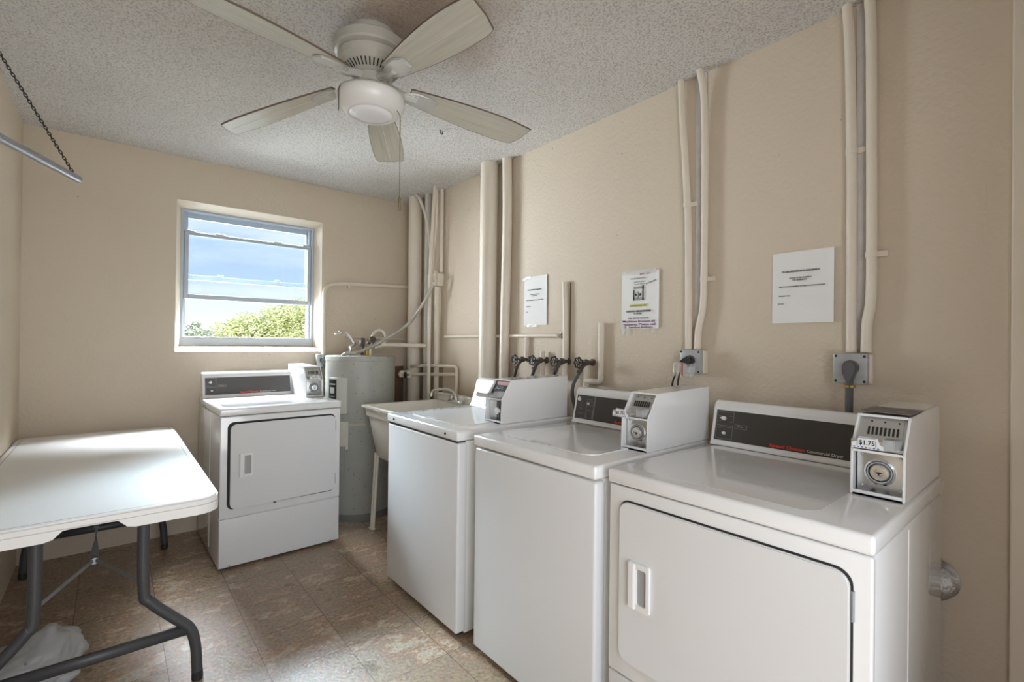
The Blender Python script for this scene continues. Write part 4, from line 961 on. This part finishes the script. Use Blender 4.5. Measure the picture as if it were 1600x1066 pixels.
obj('cord', bm, M_greyrub, pl, smooth=True)
bm = B(); box(bm, -0.030, -0.002, -0.012, 0.019, -0.072, -0.062, 0.002); obj('cable_clamp', bm, M_brass, pl)
t = socket_box('washer_socket', 'grey socket box with a taped over plug above the middle washer', 1.142, 1.180, 0)
pl = thing('power_plug', 'black plug wrapped in clear tape with two thin cords, above the middle washer', 'plug', (XR-0.067, 1.15, 1.235))
bm = B(); prism(bm, [(-0.028, 0.008), (-0.018, 0.022), (0.006, 0.022), (0.030, 0.006), (0.038, -0.006), (-0.022, -0.010)], 'x', -0.024, 0.0, 0.004); obj('plug_body', bm, M_black, pl, auto=35)
bm = B()
n = 10; V = []
for k in range(n+1):
    f = k/n; yy = 0.052-0.098*f; V.append([bm.verts.new((-0.040-0.010*math.sin(f*9)+0.02*f, yy+0.010*(1-g), -0.006-0.062*(1-g)+0.004*math.sin(f*7)+0*g)) for g in (1, 0.66, 0.33, 0)])
for a, b in zip(V, V[1:]):
    for k in range(3): bm.faces.new((a[k], b[k], b[k+1], a[k+1]))
bmesh.ops.solidify(bm, geom=bm.faces[:], thickness=0.0012)
obj('tape_wrap', bm, M_tape, pl, smooth=True)
bm = B(); box(bm, -0.053, -0.049, 0.000, 0.006, -0.06, -0.004); q = obj('tape_stripe', bm, mat('red_stripe', (0.45, 0.08, 0.06), 0.5), pl)
for k, yy in enumerate((0.050, 0.034)):
    bm = B(); tube(bm, smooth_path([(-0.030, yy-0.006, -0.050), (-0.034, yy+0.010*(1-k), -0.095), (-0.030, yy+0.014*(1-k), -0.15), (-0.02, yy, -0.30), (0.02, yy, -0.60)], 5), 0.0042, 8); obj('cord', bm, M_rubber, pl, smooth=True)
# outlet behind the far dryer
t = thing('wall_outlet', 'small grey outlet box on the far wall under the window corner', 'socket', (1.285, YF, 1.10))
bm = B(); box(bm, -0.045, 0.028, -0.055, -0.001, 0, 0.105, 0.005); obj('housing', bm, M_box, t, auto=35)
bm = B(); lathe(bm, [(0.026, 0), (0.024, 0.018), (0, 0.020)], c=(0.004, -0.055, 0.06), axis='-y', seg=18); tube(bm, smooth_path([(0.006, -0.065, 0.045), (0.012, -0.075, 0.0), (0.03, -0.08, -0.10), (0.0, -0.06, -0.35)], 5), 0.008, 8)
obj('plug', bm, M_greyrub, t, auto=40)

# ------------------------------------------------------------------ notices
def notice(name, label, y0, y1, z0, z1, lines, tape, tilt=0.0):
    """paper on the right wall; y0 is its left edge as seen, y1 its right edge"""
    W = y0-y1; Hh = z1-z0
    t = thing(name, label, 'notice', (XR, y0, z0)); t.rotation_euler = (tilt, 0, -PI/2)     # local x to the right, z up, -y into the room
    bm = B(); nx, nz_ = 16, 20; G = []
    rnd = Vector((y0*5, z0*3, 1))
    for i in range(nx+1):
        G.append([])
        for j in range(nz_+1):
            x, z = W*i/nx, Hh*j/nz_; e_ = math.sin(PI*i/nx)*0.6+0.4
            G[-1].append(bm.verts.new((x, -0.004-0.003*e_*mno.noise(Vector((x*14, z*5, 2))+rnd)-(0.004 if i == nx else 0), z)))
    for i in range(nx):
        for j in range(nz_): bm.faces.new((G[i][j], G[i+1][j], G[i+1][j+1], G[i][j+1]))
    pp = obj('sheet', bm, M_paper, t, smooth=True)
    groups = {}
    for (body, x, z, size, wd, m_, al, slope) in lines: groups.setdefault(m_.name, (m_, []))[1].append((body, x, z, size, wd, al, slope))
    for k, (m_, L) in groups.items():
        bm = B()
        for (body, x, z, size, wd, al, slope) in L:
            if body.startswith('#'): 
                b2 = B(); box(b2, 0, wd, 0, 0.0008, 0, size); merge(bm, b2, Matrix.Translation((x, -0.0088, z)) @ Matrix.Rotation(-slope, 4, 'Y')); continue
            text_bm(bm, body, size, Matrix.Translation((x, -0.0092, z)) @ Matrix.Rotation(-slope, 4, 'Y') @ basis((0, 0, 0), (1, 0, 0), (0, 0, 1)), width=wd, bold=0.00015)
        obj('printing', bm, m_, pp)
    for (x, z, wx, hz_) in tape:
        bm = B(); box(bm, x, x+wx, -0.0105, -0.0095, z, z+hz_); obj('tape', bm, M_tape, pp)
    return t
def residents_lines(W, Hh):
    return [('TO ALL RESIDENTS IN BUILDING A', W*0.17, Hh*0.715, 0.0085, W*0.62, M_ink, 'L', 0), ('#', W*0.17, Hh*0.712, 0.0008, W*0.60, M_ink, 'L', 0),
            ('PLEASE TO BE AWARE IT', W*0.30, Hh*0.622, 0.0070, W*0.36, M_ink, 'L', 0), ('THE RESIDENTS', W*0.345, Hh*0.592, 0.0070, W*0.24, M_ink, 'L', 0),
            ('AND TO THE MANAGEMENT TO ADJUST LAUNDRY MACHINES', W*0.125, Hh*0.505, 0.0058, W*0.745, M_ink, 'L', 0), ('THANK YOU', W*0.115, Hh*0.375, 0.0070, W*0.20, M_ink, 'L', 0), ('B.O.D.', W*0.11, Hh*0.265, 0.0070, W*0.10, M_ink, 'L', 0)]
notice('paper_notice', 'plain white residents notice nearest the camera, above the big dryer', 0.824, 0.607, 1.400, 1.679, residents_lines(0.217, 0.279), [])
notice('paper_notice', 'small curled white notice beside the drain stack, leftmost of the three', 2.347, 2.134, 1.424, 1.734, residents_lines(0.213, 0.31), [(-0.012, 0.285, 0.035, 0.02), (0.03, -0.012, 0.10, 0.016), (0.02, 0.295, 0.05, 0.02)])
W, Hh = 0.222, 0.290
L = [('Jan 23', W*0.52, Hh*0.945, 0.016, W*0.28, M_purple, 'L', 0), ('Laundry Machine Tips', W*0.26, Hh*0.875, 0.010, W*0.42, M_greyink, 'L', 0), ('Quarter slides', W*0.35, Hh*0.815, 0.009, W*0.30, M_greyink, 'L', 0), ('do not force', W*0.36, Hh*0.775, 0.009, W*0.28, M_greyink, 'L', 0),
     ('use 5 quarters', W*0.68, Hh*0.765, 0.009, W*0.28, M_ink, 'L', 0.28),
     ('#', W*0.34, Hh*0.50, 0.014, W*0.28, M_greyink, 'L', 0), ('#', W*0.34, Hh*0.50, 0.055, W*0.035, M_ink, 'L', 0), ('#', W*0.585, Hh*0.50, 0.075, W*0.035, M_ink, 'L', 0), ('#', W*0.47, Hh*0.52, 0.04, W*0.012, M_ink, 'L', 0), ('#', W*0.35, Hh*0.70, 0.012, W*0.26, M_greyink, 'L', 0),
     ('O', W*0.385, Hh*0.575, 0.020, W*0.055, M_ink, 'L', 0), ('O', W*0.50, Hh*0.575, 0.020, W*0.055, M_ink, 'L', 0), ('#', W*0.40, Hh*0.585, 0.009, W*0.03, M_ink, 'L', 0), ('#', W*0.515, Hh*0.585, 0.009, W*0.03, M_ink, 'L', 0),
     ('#', W*0.25, Hh*0.392, 0.012, W*0.46, M_yellow, 'L', 0),
     ('PLEASE DO NOT', W*0.15, Hh*0.30, 0.011, W*0.24, M_ink, 'L', 0), ('OVERLOAD THE WASHERS', W*0.42, Hh*0.30, 0.011, W*0.40, M_ink, 'L', 0), ('#', W*0.15, Hh*0.295, 0.0012, W*0.66, M_ink, 'L', 0), ('OR DRYERS.', W*0.36, Hh*0.255, 0.010, W*0.22, M_ink, 'L', 0),
     ('ONLY USE THE 1/4s SLOTS', W*0.20, Hh*0.175, 0.010, W*0.56, M_ink, 'L', 0), ('Machines Broken all', W*0.05, Hh*0.115, 0.016, W*0.86, M_purple, 'L', 0), ('residents, Please call', W*0.05, Hh*0.062, 0.016, W*0.88, M_purple, 'L', 0), ('for service before', W*0.06, Hh*0.012, 0.015, W*0.80, M_purple, 'L', 0)]
L.append(('QUARTERS IN MACHINE', W*0.26, Hh*0.397, 0.0105, W*0.43, M_greyink, 'L', 0))
nn = notice('paper_notice', 'notice with purple handwriting and a picture, middle one of the three', 1.572, 1.346, 1.388, 1.678, L, [(0.01, -0.030, 0.014, 0.05), (0.035, -0.032, 0.018, 0.05), (0.185, -0.02, 0.010, 0.03), (0.01, 0.278, 0.2, 0.022)])

# ------------------------------------------------------------------ dryer vent duct
bm = B(); n = 26; prev = None
pts = [Vector((1.962, 0.372, 0.57)), Vector((1.99, 0.340, 0.57)), Vector((2.02, 0.322, 0.57)), Vector((2.052, 0.314, 0.57))]
P = smooth_path(pts, 9); tube(bm, P, 0.055, 28, rads=[0.056+0.005*(k % 2) for k in range(len(P))])
tag(obj('foil_duct', bm, M_foil, auto=60), 'crinkled silver foil vent duct behind the big dryer', 'duct')

# ------------------------------------------------------------------ hanging rod and chain
E_ = Vector((-0.119, 2.816, 2.0)); W_ = Vector((-0.402, 2.205, 2.0))
t = thing('hanging_rod', 'galvanised tube reaching out from the left wall, held by a black chain', 'clothes rod', W_)
bm = B(); tube(bm, [Vector((0, 0, 0)), E_-W_], 0.0155, 16); obj('tube', bm, M_galv, t, auto=40)
A_ = Vector((-0.398, 2.635, 2.50)); C_ = E_ + Vector((-0.012, -0.026, 0.012))
d = (A_-C_); Lc = d.length; dn = d.normalized(); nl = int(Lc/0.0120)
bm = B()
for k in range(nl):
    c = C_ + dn*(Lc*(k+0.5)/nl) - W_; s1 = dn.cross(Vector((0.3, 0.8, 0.1) if k % 2 else (0.8, -0.3, 0.5))).normalized()
    ring = [c + dn*0.0088*math.cos(2*PI*q/12) + s1*0.0048*math.sin(2*PI*q/12) for q in range(13)]
    tube(bm, ring, 0.0018, 5)
obj('chain', bm, M_black, t, smooth=True)
bm = B(); lathe(bm, [(0.012, 0), (0.012, 0.004), (0.004, 0.006), (0.004, 0.014)], c=A_-W_+Vector((-0.004, 0, 0)), axis='x', seg=12); obj('wall_eye', bm, M_black, t)
bm = B(); lathe(bm, [(0.030, 0), (0.030, 0.006), (0.020, 0.010), (0.020, 0.030)], c=(-0.0015, 0, 0), axis='x', seg=20); obj('wall_flange', bm, M_galv, t, auto=40)

# ------------------------------------------------------------------ ceiling fan
FX, FY = 0.79, 1.85
def zs(P): return [(r, h*0.86) for r, h in P]
fan = thing('ceiling_fan', 'five bladed cream ceiling fan with a frosted bowl light', 'ceiling fan', (FX, FY, H))
bm = B(); lathe(bm, zs([(0.092, 0), (0.094, -0.012), (0.092, -0.022), (0.086, -0.026), (0.092, -0.040), (0.086, -0.052)]), seg=48); obj('canopy', bm, M_fan, fan, auto=35)
bm = B(); lathe(bm, zs([(0.080, -0.050), (0.136, -0.056), (0.146, -0.064), (0.146, -0.100), (0.140, -0.108), (0.124, -0.112), (0.130, -0.122), (0.126, -0.150), (0.112, -0.165), (0.108, -0.170), (0.075, -0.200), (0.068, -0.204), (0.060, -0.204)]), seg=64)
mot = obj('motor_housing', bm, M_fan, fan, auto=35)
bm = B()
for k in range(40):
    a = 2*PI*k/40; c, s_ = math.cos(a), math.sin(a)
    p0 = Vector((0.1055*c, 0.1055*s_, -0.1735*0.86)); p1 = Vector((0.082*c, 0.082*s_, -0.1955*0.86)); tg = Vector((-s_, c, 0))*0.0025; up = Vector((0.6*c, 0.6*s_, -0.8))*0.0012
    bm.faces.new([bm.verts.new(p) for p in (p0-tg+up, p0+tg+up, p1+tg+up, p1-tg+up)])
bmesh.ops.solidify(bm, geom=bm.faces[:], thickness=0.001)
q = obj('vent_slots', bm, M_dark, mot); q['kind'] = 'stuff'
bm = B(); lathe(bm, zs([(0.060, -0.200), (0.062, -0.235), (0.066, -0.238), (0.066, -0.250), (0.048, -0.252), (0.048, -0.285), (0.07, -0.288), (0.131, -0.292), (0.135, -0.298), (0.130, -0.300)]), seg=48); obj('switch_housing', bm, M_fan, fan, auto=35)
bm = B(); lathe(bm, zs([(0.126, -0.292), (0.131, -0.300), (0.132, -0.318), (0.127, -0.340), (0.116, -0.360), (0.099, -0.376), (0.092, -0.3795), (0.088, -0.3795), (0.083, -0.377)]), seg=64); bowl = obj('light_bowl', bm, M_globe, fan, auto=50)
bm = B(); lathe(bm, zs([(0.085, -0.374), (0.082, -0.379), (0.056, -0.385), (0, -0.388)]), seg=48); obj('bowl_lens', bm, M_globe2, bowl, auto=50)
tips = [(126, -0.318), (58, -0.252), (-11, -0.262), (-86, -0.250), (-157, -0.285)]
for i, (deg, zt) in enumerate(tips):
    a = math.radians(deg); r1, r2 = 0.155, 0.700; z1 = -0.209
    ex = Vector((math.cos(a)*(r2-r1), math.sin(a)*(r2-r1), zt-z1)); L_ = ex.length; ex.normalize()
    side = Vector((-math.sin(a), math.cos(a), 0)); side = (side - ex*side.dot(ex)).normalized(); nz_ = ex.cross(side)
    pa = math.radians(-12); ey = side*math.cos(pa) + nz_*math.sin(pa)
    M_ = basis((math.cos(a)*r1, math.sin(a)*r1, z1), ex, ey)
    n = 18; up_, lo_ = [], []
    for k in range(n+1):
        f = k/n; x = L_*f; hw = 0.042 + 0.034*math.sin(min(1, f/0.72)*PI/2) - 0.012*max(0, (f-0.72)/0.28)**2
        up_.append((x + 0.0*hw, hw)); lo_.append((x, -hw))
    up_[-1] = (L_-0.030, up_[-1][1]); lo_[-1] = (L_+0.008, lo_[-1][1]); up_[-2] = (L_-0.045, up_[-2][1]+0.001)
    up_.insert(n+1, (L_-0.008, up_[-1][1]*0.2))
    b2 = B(); prism(b2, lo_ + up_[::-1], 'z', -0.003, 0.003)
    bm = B(); merge(bm, b2); bl_ = obj('blade', bm, M_blade, fan); bl_.matrix_local = M_
    bm = B(); 
    per = lo_ + up_[::-1]; b2 = B()
    pin = [(p[0]*0.997+L_*0.0015, p[1]*0.985) for p in per]; pout = [(p[0]*1.003-L_*0.0015, p[1]*1.012) for p in per]
    frame(b2, pout, pin, 'z', -0.0032, 0.0034); merge(bm, b2); obj('edge', bm, M_bladeedge, bl_)
    bm = B()
    prism(bm, [(-0.02, -0.022), (0.03, -0.040), (0.085, -0.040), (0.118, -0.024), (0.118, 0.024), (0.085, 0.040), (0.03, 0.040), (-0.02, 0.022)], 'z', -0.013, -0.0035, 0.004)
    for y in (-0.024, -0.014, -0.004, 0.006, 0.016): box(bm, -0.005, 0.035, y, y+0.0026, -0.0150, -0.011)
    tube(bm, smooth_path([(-0.10, 0, 0.006), (-0.06, 0, 0.0), (-0.02, 0, -0.009), (0.03, 0, -0.009)], 4), 0.017, 8, flat=0.8)
    obj('blade_iron', bm, M_iron, bl_, auto=40)
    bm = B(); box(bm, 0.12, L_-0.03, -0.0012, 0.0012, -0.0036, -0.0028); obj('blade_groove', bm, M_groove, bl_)
bm = B(); tube(bm, [(0.062, -0.075, -0.29), (0.084, -0.088, -0.335), (0.085, -0.088, -0.66)], 0.0016, 6); lathe(bm, [(0.002, -0.655), (0.006, -0.665), (0.0045, -0.675), (0.007, -0.70), (0.006, -0.712), (0, -0.713)], c=(0.085, -0.088, 0), seg=12)
obj('pull_chain', bm, mat('aged_brass_chain', (0.22, 0.17, 0.10), 0.4, metal=0.5), fan, smooth=True)
bm = B(); tube(bm, [(-0.140, -0.045, -0.27), (-0.147, -0.048, -0.29), (-0.147, -0.048, -0.372)], 0.0016, 6); obj('pull_chain', bm, M_dark, fan, smooth=True)
for (x, y, lab_) in ((1.557, 1.719, 'small cream painted hook on the ceiling right of the fan'), (1.455, 2.42, 'small rusty hook on the ceiling beyond the fan, toward the drain stack')):
    bm = B(); tube(bm, smooth_path([(0, 0, 0), (0, 0, -0.014), (0.010, 0, -0.022), (0.016, 0, -0.014), (0.012, 0, -0.006)], 4), 0.0035, 8)
    tag(obj('ceiling_hook', bm, M_pipe if y < 2 else M_valve, smooth=True, loc=(x, y, H)), lab_, 'hook')
